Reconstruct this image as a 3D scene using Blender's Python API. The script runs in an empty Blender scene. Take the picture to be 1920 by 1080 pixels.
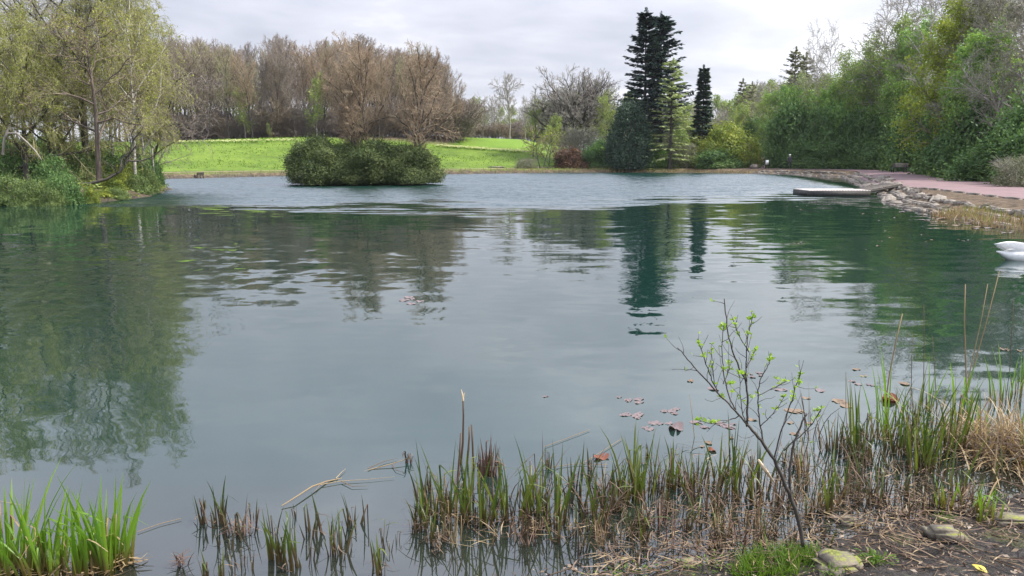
import bpy, math, random
import numpy as np
from mathutils import Vector

SC = bpy.context.scene
COL = SC.collection
R = math.radians
PITCH, FPX, CAMZ = 9.56, 1478.0, 2.2

# ------------------------------------------------------------------ camera
cam = bpy.data.objects.new('camera', bpy.data.cameras.new('camera'))
COL.objects.link(cam)
cam.location = (0, 0, CAMZ)
cam.rotation_euler = (R(90 - PITCH), 0, 0)
cam.data.sensor_width = 36
cam.data.lens = 36 * FPX / 1920
cam.data.clip_start = 0.05
cam.data.clip_end = 6000
SC.camera = cam

# ------------------------------------------------------------------ light
SUN_EL, SUN_AZ = 52, 92          # azimuth clockwise from the view direction
SUN_DIR = Vector((math.sin(R(SUN_AZ)) * math.cos(R(SUN_EL)), math.cos(R(SUN_AZ)) * math.cos(R(SUN_EL)), math.sin(R(SUN_EL))))
sun = bpy.data.objects.new('sun', bpy.data.lights.new('sun', 'SUN'))
COL.objects.link(sun)
sun.rotation_euler = SUN_DIR.to_track_quat('Z', 'Y').to_euler()
sun.data.energy = 5.0
sun.data.angle = R(0.6)
sun.data.color = (1.0, 0.95, 0.87)

SC.view_settings.view_transform = 'Standard'
SC.view_settings.look = 'None'
SC.view_settings.gamma = 1
SC.view_settings.exposure = 0.42
SC.cycles.max_bounces = 8
SC.cycles.transparent_max_bounces = 8
SC.cycles.caustics_reflective = False
SC.cycles.caustics_refractive = False
SC.cycles.use_denoising = True


class NT:
    """small node-tree helper"""
    def __init__(s, tree):
        s.t = tree
        tree.nodes.clear()

    def n(s, typ, **kw):
        nd = s.t.nodes.new(typ)
        for k, v in kw.items():
            if k in nd.inputs:
                s.set(nd.inputs[k], v)
            else:
                setattr(nd, k, v)
        return nd

    def set(s, sock, v):
        if isinstance(v, bpy.types.NodeSocket):
            s.t.links.new(v, sock)
        else:
            if isinstance(v, (tuple, list)) and len(v) == 3 and sock.type == 'RGBA':
                v = (*v, 1)
            sock.default_value = v

    def math(s, op, a, b=0.0, c=0.0, clamp=False):
        nd = s.t.nodes.new('ShaderNodeMath')
        nd.operation = op
        nd.use_clamp = clamp
        s.set(nd.inputs[0], a); s.set(nd.inputs[1], b); s.set(nd.inputs[2], c)
        return nd.outputs[0]

    def vmath(s, op, a, b=(0, 0, 0)):
        nd = s.t.nodes.new('ShaderNodeVectorMath')
        nd.operation = op
        s.set(nd.inputs[0], a)
        if op == 'SCALE':
            s.set(nd.inputs['Scale'], b)
        else:
            s.set(nd.inputs[1], b)
        return nd.outputs[0]

    def mix(s, f, a, b, blend='MIX'):
        nd = s.t.nodes.new('ShaderNodeMix')
        nd.data_type = 'RGBA'
        nd.blend_type = blend
        s.set(nd.inputs[0], f)
        for sk, v in ((nd.inputs[6], a), (nd.inputs[7], b)):
            s.set(sk, v)
        return nd.outputs[2]

    def smooth(s, x, lo, hi, a=0.0, b=1.0):
        nd = s.t.nodes.new('ShaderNodeMapRange')
        nd.interpolation_type = 'SMOOTHSTEP'
        s.set(nd.inputs[0], x)
        for i, v in enumerate((lo, hi, a, b)):
            s.set(nd.inputs[i + 1], v)
        return nd.outputs[0]

    def noise(s, vec, scale, detail=3.0, rough=0.5, dist=0.0):
        nd = s.t.nodes.new('ShaderNodeTexNoise')
        if vec is not None:
            s.set(nd.inputs['Vector'], vec)
        nd.inputs['Scale'].default_value = scale
        nd.inputs['Detail'].default_value = detail
        nd.inputs['Roughness'].default_value = rough
        nd.inputs['Distortion'].default_value = dist
        return nd

    def ramp(s, f, stops):
        nd = s.t.nodes.new('ShaderNodeValToRGB')
        els = nd.color_ramp.elements
        while len(els) < len(stops):
            els.new(0.5)
        for e, (p, c) in zip(els, stops):
            e.position = p
            e.color = (*c, 1)
        s.set(nd.inputs[0], f)
        return nd.outputs[0]

    def sep(s, v):
        nd = s.t.nodes.new('ShaderNodeSeparateXYZ')
        s.set(nd.inputs[0], v)
        return nd.outputs

    def comb(s, x, y, z):
        nd = s.t.nodes.new('ShaderNodeCombineXYZ')
        for i, v in enumerate((x, y, z)):
            s.set(nd.inputs[i], v)
        return nd.outputs[0]


# ------------------------------------------------------------------ sky
W = bpy.data.worlds.new('World')
SC.world = W
W.use_nodes = True
nt = NT(W.node_tree)
tc = nt.n('ShaderNodeTexCoord').outputs['Generated']
sky = nt.n('ShaderNodeTexSky', sky_type='NISHITA', sun_disc=False, sun_elevation=R(SUN_EL), sun_rotation=R(SUN_AZ))
x, y, z = nt.sep(tc)
zc = nt.math('ADD', nt.math('MAXIMUM', z, 0.0), 0.12)
plane = nt.comb(nt.math('DIVIDE', x, zc), nt.math('DIVIDE', y, zc), 0.0)
n1 = nt.noise(plane, 0.55, 5, 0.52, 0.3).outputs[0]
n2 = nt.noise(nt.vmath('ADD', plane, (7.3, 2.1, 0)), 1.7, 5, 0.55, 0.2).outputs[0]
nn = nt.math('ADD', nt.math('MULTIPLY', n1, 0.68), nt.math('MULTIPLY', n2, 0.32))
cloud = nt.ramp(nn, [(0.36, (5.0, 5.2, 6.0)), (0.47, (6.1, 6.25, 7.1)), (0.55, (7.2, 7.25, 8.0)), (0.63, (9.4, 9.4, 9.8))])
dotv = nt.n('ShaderNodeVectorMath', operation='DOT_PRODUCT')
nt.set(dotv.inputs[0], tc)
nt.set(dotv.inputs[1], tuple(SUN_DIR))
glow = nt.smooth(dotv.outputs['Value'], 0.55, 1.0, 0.0, 1.0)
cloud = nt.mix(nt.math('MULTIPLY', glow, 0.6), cloud, (13.0, 13.0, 13.5))
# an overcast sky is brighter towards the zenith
# a bright break in the cloud above the right-hand trees
dv2 = nt.n('ShaderNodeVectorMath', operation='DOT_PRODUCT')
nt.set(dv2.inputs[0], tc)
_a, _e = R(25), R(13)
nt.set(dv2.inputs[1], (math.sin(_a) * math.cos(_e), math.cos(_a) * math.cos(_e), math.sin(_e)))
brk = nt.math('MULTIPLY', nt.smooth(dv2.outputs['Value'], 0.955, 0.995), nt.smooth(n1, 0.36, 0.60, 0.35, 1.0))
cloud = nt.mix(brk, cloud, (11.5, 11.5, 12.0))
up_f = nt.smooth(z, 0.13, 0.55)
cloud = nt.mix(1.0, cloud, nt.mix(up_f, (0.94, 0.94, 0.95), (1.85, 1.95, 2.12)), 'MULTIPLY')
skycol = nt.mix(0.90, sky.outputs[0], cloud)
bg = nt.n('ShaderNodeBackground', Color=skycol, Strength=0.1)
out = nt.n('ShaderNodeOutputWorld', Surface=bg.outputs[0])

# ------------------------------------------------------------------ projection helpers
_ct, _st = math.cos(R(PITCH)), math.sin(R(PITCH))


def ray(px, py):
    xc, yc = (px - 960) / FPX, (540 - py) / FPX
    return np.array((xc, _ct + yc * _st, -_st + yc * _ct))


def at(px, py, D):
    d = ray(px, py)
    return np.array((0, 0, CAMZ)) + d * (D / d[1])


def on(px, py, z=0.0):
    d = ray(px, py)
    return np.array((0, 0, CAMZ)) + d * ((z - CAMZ) / d[2])


# ------------------------------------------------------------------ object helpers
def norm(v):
    return v / np.maximum(np.linalg.norm(v, axis=-1, keepdims=True), 1e-9)


def tag(o, label=None, cat=None, group=None, kind=None):
    for k, v in (('label', label), ('category', cat), ('group', group), ('kind', kind)):
        if v:
            o[k] = v
    return o


def thing(name, label, cat, loc=(0, 0, 0), rz=0.0, sc=(1, 1, 1), group=None):
    o = bpy.data.objects.new(name, None)
    COL.objects.link(o)
    o.empty_display_size = 0.1
    o.location = [float(v) for v in loc]
    o.rotation_euler = (0, 0, rz)
    o.scale = sc
    return tag(o, label, cat, group)


KIDS = {}


class MB:
    """mesh builder: collects vertex and face arrays"""
    def __init__(s):
        s.v, s.f, s.mi, s.n = [], [], [], 0
        s.fn = []

    def add(s, v, f, mi=0):
        v = np.asarray(v, dtype=np.float64).reshape(-1, 3)
        f = np.asarray(f, dtype=np.int64)
        s.v.append(v)
        s.f.append((f + s.n).reshape(-1))
        s.fn.append(np.full(len(f), f.shape[1]))
        s.mi.append(np.full(len(f), mi))
        s.n += len(v)

    def box(s, c, h, rz=0.0, mi=0, jit=0.0, rng=None, taper=1.0, rx=0.0):
        c = np.asarray(c, float); h = np.asarray(h, float)
        v = np.array([(sx, sy, sz) for sz in (-1, 1) for sy in (-1, 1) for sx in (-1, 1)], float)
        v[4:, :2] *= taper
        v *= h
        if jit:
            v += rng.normal(0, jit, v.shape) * h
        if rx:
            cy, sy = math.cos(rx), math.sin(rx)
            v = np.stack([v[:, 0], v[:, 1] * cy - v[:, 2] * sy, v[:, 1] * sy + v[:, 2] * cy], -1)
        cz, sz = math.cos(rz), math.sin(rz)
        v = np.stack([v[:, 0] * cz - v[:, 1] * sz, v[:, 0] * sz + v[:, 1] * cz, v[:, 2]], -1)
        s.add(v + c, [(0, 2, 3, 1), (4, 5, 7, 6), (0, 1, 5, 4), (2, 6, 7, 3), (0, 4, 6, 2), (1, 3, 7, 5)], mi)

    def tubes(s, P, Rr, sides=5, mi=0, sq=None, cap=False):
        """P (N,k,3) polylines, Rr (N,k) radii"""
        P = np.asarray(P, float); Rr = np.asarray(Rr, float)
        N, k, _ = P.shape
        if N == 0:
            return
        T = np.empty_like(P)
        T[:, 1:-1] = P[:, 2:] - P[:, :-2]
        T[:, 0] = P[:, 1] - P[:, 0]
        T[:, -1] = P[:, -1] - P[:, -2]
        T = norm(T)
        ov = norm(P[:, -1] - P[:, 0])
        ref = np.where((np.abs(ov[:, 2]) > 0.75)[:, None], np.array([0.31, 0.95, 0.05]), np.array([0.05, 0.1, 1.0]))
        ref = np.broadcast_to(ref[:, None], P.shape)
        U = norm(np.cross(T, ref))
        V = np.cross(T, U)
        a = np.arange(sides) * 2 * math.pi / sides
        ca, sa = np.cos(a), np.sin(a)
        q = 1.0 if sq is None else sq
        ring = P[:, :, None] + Rr[:, :, None, None] * (U[:, :, None] * ca[None, None, :, None] + V[:, :, None] * sa[None, None, :, None] * q)
        verts = ring.reshape(-1, 3)
        b = (np.arange(N) * k * sides)[:, None, None] + (np.arange(k - 1) * sides)[None, :, None]
        i = np.arange(sides)[None, None, :]
        j = (np.arange(sides) + 1) % sides
        j = j[None, None, :]
        f = np.stack([b + i, b + j, b + sides + j, b + sides + i], -1).reshape(-1, 4)
        s.add(verts, f, mi)
        if cap:
            for e in (0, k - 1):
                base = s.n - N * k * sides
                fs = (np.arange(N) * k * sides)[:, None] + e * sides + np.arange(sides)[None, :]
                if e == 0:
                    fs = fs[:, ::-1]
                s.f.append((fs + base).reshape(-1)); s.fn.append(np.full(N, sides)); s.mi.append(np.full(N, mi))

    def leaves(s, c, ax, nrm, ln, wd, mi=0, curl=0.0):
        """diamond leaves: centres c, long axis ax, approx normal nrm, lengths, widths"""
        ax = norm(ax)
        sd = norm(np.cross(nrm, ax))
        ln = np.broadcast_to(np.asarray(ln, float), (len(c),))[:, None]
        wd = np.broadcast_to(np.asarray(wd, float), (len(c),))[:, None]
        up = np.cross(ax, sd)
        v = np.stack([c - ax * ln * .5, c + sd * wd * .5 + ax * ln * .05 + up * curl * wd, c + ax * ln * .5, c - sd * wd * .5 + ax * ln * .05 + up * curl * wd], 1)
        s.add(v, np.arange(len(c) * 4).reshape(-1, 4), mi)

    def strips(s, P, Wd, side, mi=0, fold=0.0):
        """flat/folded strips along polylines P (N,k,3), half widths Wd (N,k), side vectors (N,3)"""
        N, k, _ = P.shape
        side = norm(side)[:, None]
        T = norm(np.gradient(P, axis=1))
        up = np.cross(T, np.broadcast_to(side, P.shape))
        L = P - side * Wd[..., None] + up * (Wd * fold)[..., None]
        Rt = P + side * Wd[..., None] + up * (Wd * fold)[..., None]
        v = np.stack([L, P, Rt], 2).reshape(-1, 3)
        b = (np.arange(N) * k * 3)[:, None] + (np.arange(k - 1) * 3)[None]
        b = b.reshape(-1)
        f = np.concatenate([np.stack([b, b + 1, b + 4, b + 3], -1), np.stack([b + 1, b + 2, b + 5, b + 4], -1)])
        s.add(v, f, mi)

    def build(s, name, mats, parent=None, smooth=False, loc=(0, 0, 0)):
        me = bpy.data.meshes.new(name)
        v = np.concatenate(s.v) if s.v else np.zeros((0, 3))
        li = np.concatenate(s.f); fn = np.concatenate(s.fn); mi = np.concatenate(s.mi)
        me.vertices.add(len(v)); me.vertices.foreach_set('co', v.astype(np.float32).ravel())
        me.loops.add(len(li)); me.loops.foreach_set('vertex_index', li.astype(np.int32))
        me.polygons.add(len(fn))
        me.polygons.foreach_set('loop_start', np.concatenate([[0], np.cumsum(fn)[:-1]]).astype(np.int32))
        me.polygons.foreach_set('material_index', mi.astype(np.int32))
        if smooth:
            me.polygons.foreach_set('use_smooth', np.ones(len(fn), bool))
        me.update(calc_edges=True)
        for m in (mats if isinstance(mats, (list, tuple)) else [mats]):
            me.materials.append(m)
        o = bpy.data.objects.new(name, me)
        COL.objects.link(o)
        o.location = loc
        if parent is not None:
            o.parent = parent
            KIDS.setdefault(parent.name, []).append(o)
        return o


def copy_tree(o, parent=None):
    c = o.copy()
    COL.objects.link(c)
    if parent is not None:
        c.parent = parent
        KIDS.setdefault(parent.name, []).append(c)
    for ch in list(KIDS.get(o.name, [])):
        copy_tree(ch, c)
    return c


class Kind:
    """a prototype: the first placement uses it, later ones copy it"""
    def __init__(s, root, h):
        s.root, s.h, s.used = root, h, False

    def put(s, loc, h, wf=1.0, rz=0.0, label=None, group=None, cat=None, name=None, dz=1.0):
        o = copy_tree(s.root) if s.used else s.root
        s.used = True
        k = h / s.h
        o.location = [float(v) for v in loc]
        o.scale = (k * wf, k * wf * dz, k)
        o.rotation_euler = (0, 0, rz)
        if 'group' in o.keys() and group is None:
            del o['group']
        tag(o, label, cat, group)
        return o


# ------------------------------------------------------------------ materials
def newmat(name):
    m = bpy.data.materials.new(name)
    m.use_nodes = True
    return m, NT(m.node_tree)


def leafmat(name, cols, tr=0.3, rough=0.55, trcol=None, spec=0.25, clump=0.0):
    """leaf: colour varies leaf to leaf, light passes through"""
    m, t = newmat(name)
    g = t.n('ShaderNodeNewGeometry')
    oi = t.n('ShaderNodeObjectInfo')
    f = t.math('ADD', t.math('MULTIPLY', g.outputs['Random Per Island'], 0.85), t.math('MULTIPLY', oi.outputs['Random'], 0.15))
    if clump:
        tcn = t.n('ShaderNodeTexCoord').outputs['Object']
        nz = t.noise(tcn, clump, 2).outputs[0]
        f = t.math('ADD', t.math('MULTIPLY', f, 0.55), t.smooth(nz, 0.32, 0.68, 0.0, 0.45))
    k = len(cols)
    c = t.ramp(f, [(i / max(k - 1, 1), cc) for i, cc in enumerate(cols)])
    b = t.n('ShaderNodeBsdfPrincipled', Roughness=rough)
    b.inputs['Specular IOR Level'].default_value = spec
    t.set(b.inputs['Base Color'], c)
    if tr > 0:
        tl = t.n('ShaderNodeBsdfTranslucent')
        t.set(tl.inputs['Color'], t.mix(1.0, c, trcol or (1.15, 1.25, 0.7), 'MULTIPLY'))
        mx = t.n('ShaderNodeMixShader')
        mx.inputs[0].default_value = tr
        t.t.links.new(b.outputs[0], mx.inputs[1]); t.t.links.new(tl.outputs[0], mx.inputs[2])
        o = mx.outputs[0]
    else:
        o = b.outputs[0]
    t.n('ShaderNodeOutputMaterial', Surface=o)
    return m


def barkmat(name, a, b_, scale=6.0, stretch=0.25, rough=0.85, bump=0.3, c3=None):
    m, t = newmat(name)
    tcn = t.n('ShaderNodeTexCoord').outputs['Object']
    mp = t.n('ShaderNodeMapping')
    t.set(mp.inputs[0], tcn)
    mp.inputs['Scale'].default_value = (1, 1, stretch)
    nz = t.noise(mp.outputs[0], scale, 5, 0.6).outputs[0]
    stops = [(0.32, a), (0.68, b_)] if c3 is None else [(0.3, a), (0.52, b_), (0.7, c3)]
    c = t.ramp(nz, stops)
    b = t.n('ShaderNodeBsdfPrincipled', Roughness=rough)
    t.set(b.inputs['Base Color'], c)
    if bump:
        bp = t.n('ShaderNodeBump', Strength=bump, Distance=0.05)
        t.set(bp.inputs['Height'], nz)
        t.set(b.inputs['Normal'], bp.outputs[0])
    t.n('ShaderNodeOutputMaterial', Surface=b.outputs[0])
    return m


def plainmat(name, a, b_, scale=8.0, rough=0.6, metal=0.0, bump=0.0):
    m, t = newmat(name)
    tcn = t.n('ShaderNodeTexCoord').outputs['Object']
    nz = t.noise(tcn, scale, 4, 0.6).outputs[0]
    c = t.ramp(nz, [(0.3, a), (0.7, b_)])
    b = t.n('ShaderNodeBsdfPrincipled', Roughness=rough, Metallic=metal)
    t.set(b.inputs['Base Color'], c)
    if bump:
        bp = t.n('ShaderNodeBump', Strength=bump, Distance=0.03)
        t.set(bp.inputs['Height'], nz)
        t.set(b.inputs['Normal'], bp.outputs[0])
    t.n('ShaderNodeOutputMaterial', Surface=b.outputs[0])
    return m


def blademat(name, base, mid, tip, z0, z1, tr=0.35, rough=0.4):
    """iris / reed blade: brown at the foot, green above, varied blade to blade"""
    m, t = newmat(name)
    zz = t.sep(t.n('ShaderNodeTexCoord').outputs['Object'])[2]
    g = t.n('ShaderNodeNewGeometry').outputs['Random Per Island']
    f = t.smooth(t.math('ADD', zz, t.math('MULTIPLY', t.math('SUBTRACT', g, 0.5), 0.12)), z0, z1)
    top = t.mix(g, mid, tip)
    c = t.mix(f, base, top)
    b = t.n('ShaderNodeBsdfPrincipled', Roughness=rough)
    t.set(b.inputs['Base Color'], c)
    tl = t.n('ShaderNodeBsdfTranslucent')
    t.set(tl.inputs['Color'], t.mix(1.0, c, (1.2, 1.3, 0.6), 'MULTIPLY'))
    mx = t.n('ShaderNodeMixShader')
    mx.inputs[0].default_value = tr
    t.t.links.new(b.outputs[0], mx.inputs[1]); t.t.links.new(tl.outputs[0], mx.inputs[2])
    t.n('ShaderNodeOutputMaterial', Surface=mx.outputs[0])
    return m


M = {}
M['bark_brown'] = barkmat('bark brown', (0.11, 0.088, 0.068), (0.26, 0.21, 0.16))
M['bark_grey'] = barkmat('bark grey', (0.14, 0.125, 0.105), (0.32, 0.285, 0.24))
M['bark_dark'] = barkmat('bark dark', (0.03, 0.026, 0.022), (0.085, 0.072, 0.058))
M['bark_red'] = barkmat('bark reddish', (0.05, 0.04, 0.032), (0.16, 0.118, 0.09), 5)
M['bark_birch'] = barkmat('bark birch', (0.09, 0.08, 0.07), (0.46, 0.43, 0.38), 3.5, 1.6, 0.7, 0.1, (0.52, 0.49, 0.44))
M['twig_brown'] = barkmat('twig brown', (0.161, 0.124, 0.085), (0.294, 0.235, 0.166), 3, 1, 0.8, 0)
M['twig_russet'] = barkmat('twig russet', (0.22, 0.16, 0.1), (0.36, 0.27, 0.175), 3, 1, 0.8, 0)
M['twig_purple'] = barkmat('twig purple', (0.156, 0.127, 0.103), (0.267, 0.226, 0.188), 3, 1, 0.8, 0)
M['twig_grey'] = barkmat('twig grey', (0.19, 0.175, 0.145), (0.35, 0.32, 0.27), 3, 1, 0.8, 0)
M['twig_olive'] = barkmat('twig olive', (0.21, 0.195, 0.1), (0.36, 0.335, 0.18), 3, 1, 0.8, 0)
M['leaf_spring'] = leafmat('leaf spring', [(0.198, 0.231, 0.041), (0.338, 0.367, 0.070), (0.534, 0.515, 0.109)], 0.4)
M['leaf_willow'] = leafmat('leaf willow', [(0.145, 0.186, 0.041), (0.272, 0.299, 0.061), (0.427, 0.420, 0.090)], 0.35)
M['leaf_laurel'] = leafmat('leaf laurel', [(0.050, 0.094, 0.033), (0.100, 0.179, 0.058), (0.194, 0.289, 0.096)], 0.24, 0.6, clump=0.5, spec=0.15)
M['leaf_bank'] = leafmat('leaf bank', [(0.073, 0.112, 0.037), (0.133, 0.188, 0.057), (0.230, 0.288, 0.103)], 0.25, clump=0.7)
M['leaf_rhodo'] = leafmat('leaf rhododendron', [(0.050, 0.071, 0.028), (0.094, 0.127, 0.045), (0.187, 0.213, 0.085)], 0.2, 0.6, clump=0.6, spec=0.15)
M['leaf_mid'] = leafmat('leaf mid green', [(0.113, 0.202, 0.056), (0.210, 0.350, 0.084), (0.394, 0.510, 0.127)], 0.3, clump=0.5)
M['leaf_lime'] = leafmat('leaf lime', [(0.128, 0.180, 0.026), (0.243, 0.294, 0.040), (0.383, 0.394, 0.071)], 0.4, clump=0.7)
M['leaf_hedge'] = leafmat('leaf hedge', [(0.086, 0.134, 0.024), (0.190, 0.234, 0.042), (0.431, 0.432, 0.068)], 0.3, clump=0.9)
M['leaf_olive'] = leafmat('leaf olive', [(0.144, 0.205, 0.058), (0.264, 0.344, 0.090), (0.433, 0.506, 0.137)], 0.3, clump=0.5)
M['leaf_copper'] = leafmat('leaf copper', [(0.06, 0.036, 0.026), (0.11, 0.06, 0.04), (0.21, 0.11, 0.06)], 0.25)
M['leaf_grey'] = leafmat('leaf grey twiggy', [(0.103, 0.113, 0.066), (0.190, 0.190, 0.123), (0.293, 0.284, 0.190)], 0.2)
M['needle_dark'] = leafmat('needle dark', [(0.018, 0.036, 0.028), (0.034, 0.062, 0.05), (0.065, 0.10, 0.085)], 0.1, 0.6)
M['needle_mid'] = leafmat('needle mid', [(0.018, 0.042, 0.024), (0.042, 0.075, 0.042), (0.075, 0.112, 0.068)], 0.08, 0.6)
M['needle_pale'] = leafmat('needle pale', [(0.195, 0.240, 0.090), (0.300, 0.352, 0.150), (0.450, 0.480, 0.255)], 0.35, 0.6)
M['stone'] = plainmat('stone', (0.10, 0.085, 0.068), (0.29, 0.25, 0.205), 5, 0.9, 0, 0.5)
M['stone_dark'] = plainmat('stone dark', (0.07, 0.06, 0.05), (0.20, 0.17, 0.14), 5, 0.85, 0, 0.5)
M['moss'] = plainmat('moss', (0.06, 0.075, 0.012), (0.20, 0.21, 0.03), 40, 0.95, 0, 0.8)
M['wood_dark'] = plainmat('wood dark', (0.018, 0.016, 0.014), (0.05, 0.044, 0.038), 9, 0.7)
M['wood_pale'] = plainmat('wood pale', (0.42, 0.37, 0.33), (0.60, 0.54, 0.50), 9, 0.75)
M['white'] = plainmat('white paint', (0.72, 0.72, 0.70), (0.82, 0.82, 0.80), 9, 0.5)
M['ochre'] = plainmat('ochre', (0.34, 0.22, 0.05), (0.50, 0.34, 0.09), 6, 0.7)
M['iris'] = blademat('iris blade', (0.07, 0.05, 0.022), (0.035, 0.075, 0.014), (0.16, 0.185, 0.035), 0.02, 0.14)
M['iris_bright'] = blademat('iris blade bright', (0.14, 0.11, 0.035), (0.09, 0.20, 0.02), (0.21, 0.34, 0.035), 0.02, 0.18, 0.45)
M['iris_dark'] = blademat('iris blade dark', (0.07, 0.055, 0.03), (0.028, 0.065, 0.02), (0.10, 0.12, 0.028), 0.04, 0.2, 0.25)
M['straw'] = leafmat('dead straw', [(0.13, 0.085, 0.045), (0.27, 0.19, 0.10), (0.46, 0.36, 0.21)], 0.25, 0.6, (1.1, 1.0, 0.8))
M['straw_brown'] = leafmat('dead reed brown', [(0.025, 0.017, 0.011), (0.075, 0.048, 0.03), (0.20, 0.14, 0.09)], 0.12, 0.6, (1.1, 1.0, 0.8))
M['straw_red'] = leafmat('dead reed reddish', [(0.05, 0.028, 0.022), (0.125, 0.075, 0.055), (0.24, 0.165, 0.12)], 0.12, 0.6, (1.1, 1.0, 0.8))
M['grass'] = leafmat('grass blade', [(0.07, 0.15, 0.015), (0.13, 0.25, 0.025), (0.22, 0.33, 0.04)], 0.4)
M['litter'] = leafmat('leaf litter', [(0.03, 0.02, 0.014), (0.10, 0.065, 0.042), (0.22, 0.16, 0.11), (0.36, 0.30, 0.24)], 0.1, 0.6, (1.1, 1.0, 0.8))
M['pad'] = leafmat('water lily pad', [(0.09, 0.06, 0.06), (0.15, 0.11, 0.105), (0.24, 0.185, 0.175)], 0.1, 0.2, (1.1, 1.0, 0.8))
M['pink_leaf'] = leafmat('red brown leaf', [(0.14, 0.045, 0.025), (0.22, 0.07, 0.03)], 0.2, 0.35, (1.1, 1.0, 0.8))
M['yellow_leaf'] = leafmat('yellow leaf', [(0.62, 0.50, 0.08), (0.70, 0.58, 0.10)], 0.2, 0.5)
M['bud_leaf'] = leafmat('young leaf', [(0.20, 0.33, 0.04), (0.30, 0.45, 0.06), (0.40, 0.52, 0.10)], 0.45)
M['daffodil'] = leafmat('daffodil', [(0.55, 0.52, 0.28), (0.75, 0.72, 0.50)], 0.3)
M['split_wood'] = plainmat('split pale wood', (0.45, 0.33, 0.20), (0.62, 0.50, 0.34), 30, 0.7)

# ------------------------------------------------------------------ terrain
LAKE = np.array([(15.5, 20), (14, 15), (11.5, 11.5), (8.5, 9), (6.4, 7), (4.6, 5.6), (3.3, 4.85), (2.4, 4.5), (1.7, 4.2), (1.0, 3.95), (0.5, 3.8), (-0.6, 3.5), (-2.5, 3.2),
                 (-6, 2.4), (-12, 1), (-20, -2), (-34, 2), (-40, 14), (-45, 30), (-34, 34), (-24.5, 34.8), (-20.6, 35.8), (-19.3, 38.3), (-19.8, 42.5), (-21.3, 48), (-22.8, 53), (-28, 58), (-40, 62),
                 (-44, 67), (-34, 73), (-25, 84), (-15, 90), (-7.5, 93), (5.5, 101), (14, 102.3), (23, 100), (29, 95), (32, 88), (34.5, 83), (30, 70.5), (26, 60), (24, 54),
                 (22.3, 48.5), (20.6, 44), (18, 38), (16.4, 32.8), (15.6, 27.3), (15.3, 23.4)], float)
ISL = (-11.0, 60.6, 5.3, 2.3)


def lake_sd(x, y):
    x = np.atleast_1d(np.asarray(x, float)).ravel(); y = np.atleast_1d(np.asarray(y, float)).ravel()
    A = LAKE; B = np.roll(LAKE, -1, 0)
    d2 = np.full(x.shape, 1e18); ins = np.zeros(x.shape, bool)
    for (ax, ay), (bx, by) in zip(A, B):
        ex, ey = bx - ax, by - ay
        tt = np.clip(((x - ax) * ex + (y - ay) * ey) / (ex * ex + ey * ey), 0, 1)
        d2 = np.minimum(d2, (x - ax - tt * ex) ** 2 + (y - ay - tt * ey) ** 2)
        c = ((ay > y) != (by > y)) & (x < ex * (y - ay) / (ey if ey else 1e-12) + ax)
        ins ^= c
    d = np.sqrt(d2)
    return np.where(ins, -d, d)


def sst(x, a, b):
    t = np.clip((x - a) / (b - a), 0, 1)
    return t * t * (3 - 2 * t)


def vnoise(x, y, s, seed=0):
    """cheap smooth pseudo-noise from sines"""
    r = np.random.default_rng(seed)
    o = 0
    for k in range(6):
        a = r.uniform(0, 6.28); f = s * r.uniform(0.6, 1.7); p = r.uniform(0, 6.28)
        o = o + np.sin((x * math.cos(a) + y * math.sin(a)) * f + p)
    return o / 6


def hill(x, y):
    A = np.interp(x, [-80, -50, -15, 2, 10, 22, 30, 40, 60], [4.0, 4.2, 5.6, 5.0, 3.4, 1.6, 2.2, 2.2, 1.2]) - 0.5
    y0 = np.interp(x, [-45, -34, -25, -7.5, 5.5, 25, 35], [76, 80, 90, 99, 107, 106, 103])
    return A * sst(y, y0, y0 + np.interp(x, [-60, -10, 10], [44, 44, 40]))


def ground_z(x, y):
    x = np.atleast_1d(np.asarray(x, float)).ravel(); y = np.atleast_1d(np.asarray(y, float)).ravel()
    sd = lake_sd(x, y)
    near = np.clip(1 - (np.hypot(x, y) - 10) / 6, 0, 1) * (y < 18)
    w = np.where((x > 13) & (y > 14), 2.2, 1.1)
    z = 0.5 * sst(sd, -0.1, w) + 0.0
    zn = 0.05 * sst(sd, -0.3, 0.5) + 0.40 * sst(sd, 0.1, 3.0)
    z = z * (1 - near) + zn * near
    inside = -0.9 * sst(-sd, 0.0, 3.2 + 2.0 * near) - 0.02
    z = np.where(sd < 0, np.minimum(inside, z), z)
    z = z + hill(x, y)
    # island
    e = 1 - np.hypot((x - ISL[0]) / ISL[2], (y - ISL[1]) / ISL[3])
    z = np.where(e > -0.3, np.maximum(z, -0.5 + 1.0 * sst(e, -0.3, 0.5)), z)
    spit = (x < -19.5) & (y > 30) & (y < 66) & (sd > 0)
    z = z + np.where(spit, 0.12 * sst(sd, 0.2, 3.0), 0)
    und = vnoise(x, y, 0.35, 1) * 0.10 * sst(sd, 6, 14) * (y > 60) * sst(hill(x, y), 0.1, 1.0)
    und = und + near * sst(sd, -0.6, 0.8) * (vnoise(x, y, 5.0, 2) * 0.02 + vnoise(x, y, 14.0, 3) * 0.012)
    return z + und


def gz(x, y):
    return float(ground_z(x, y)[0])


def axis_pts(lo_fine, hi_fine, step, ext, grow):
    a = list(np.arange(lo_fine, hi_fine + 1e-6, step))
    s = step
    while a[-1] < ext[1]:
        s = min(s * grow, max(1.2, abs(a[-1]) * 0.09 if abs(a[-1]) > 110 else 1.2))
        a.append(a[-1] + s)
    s = step
    b = [a[0]]
    while b[-1] > ext[0]:
        s = min(s * grow, max(1.2, abs(b[-1]) * 0.09 if abs(b[-1]) > 110 else 1.2))
        b.append(b[-1] - s)
    return np.array(b[:0:-1] + a)


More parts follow.
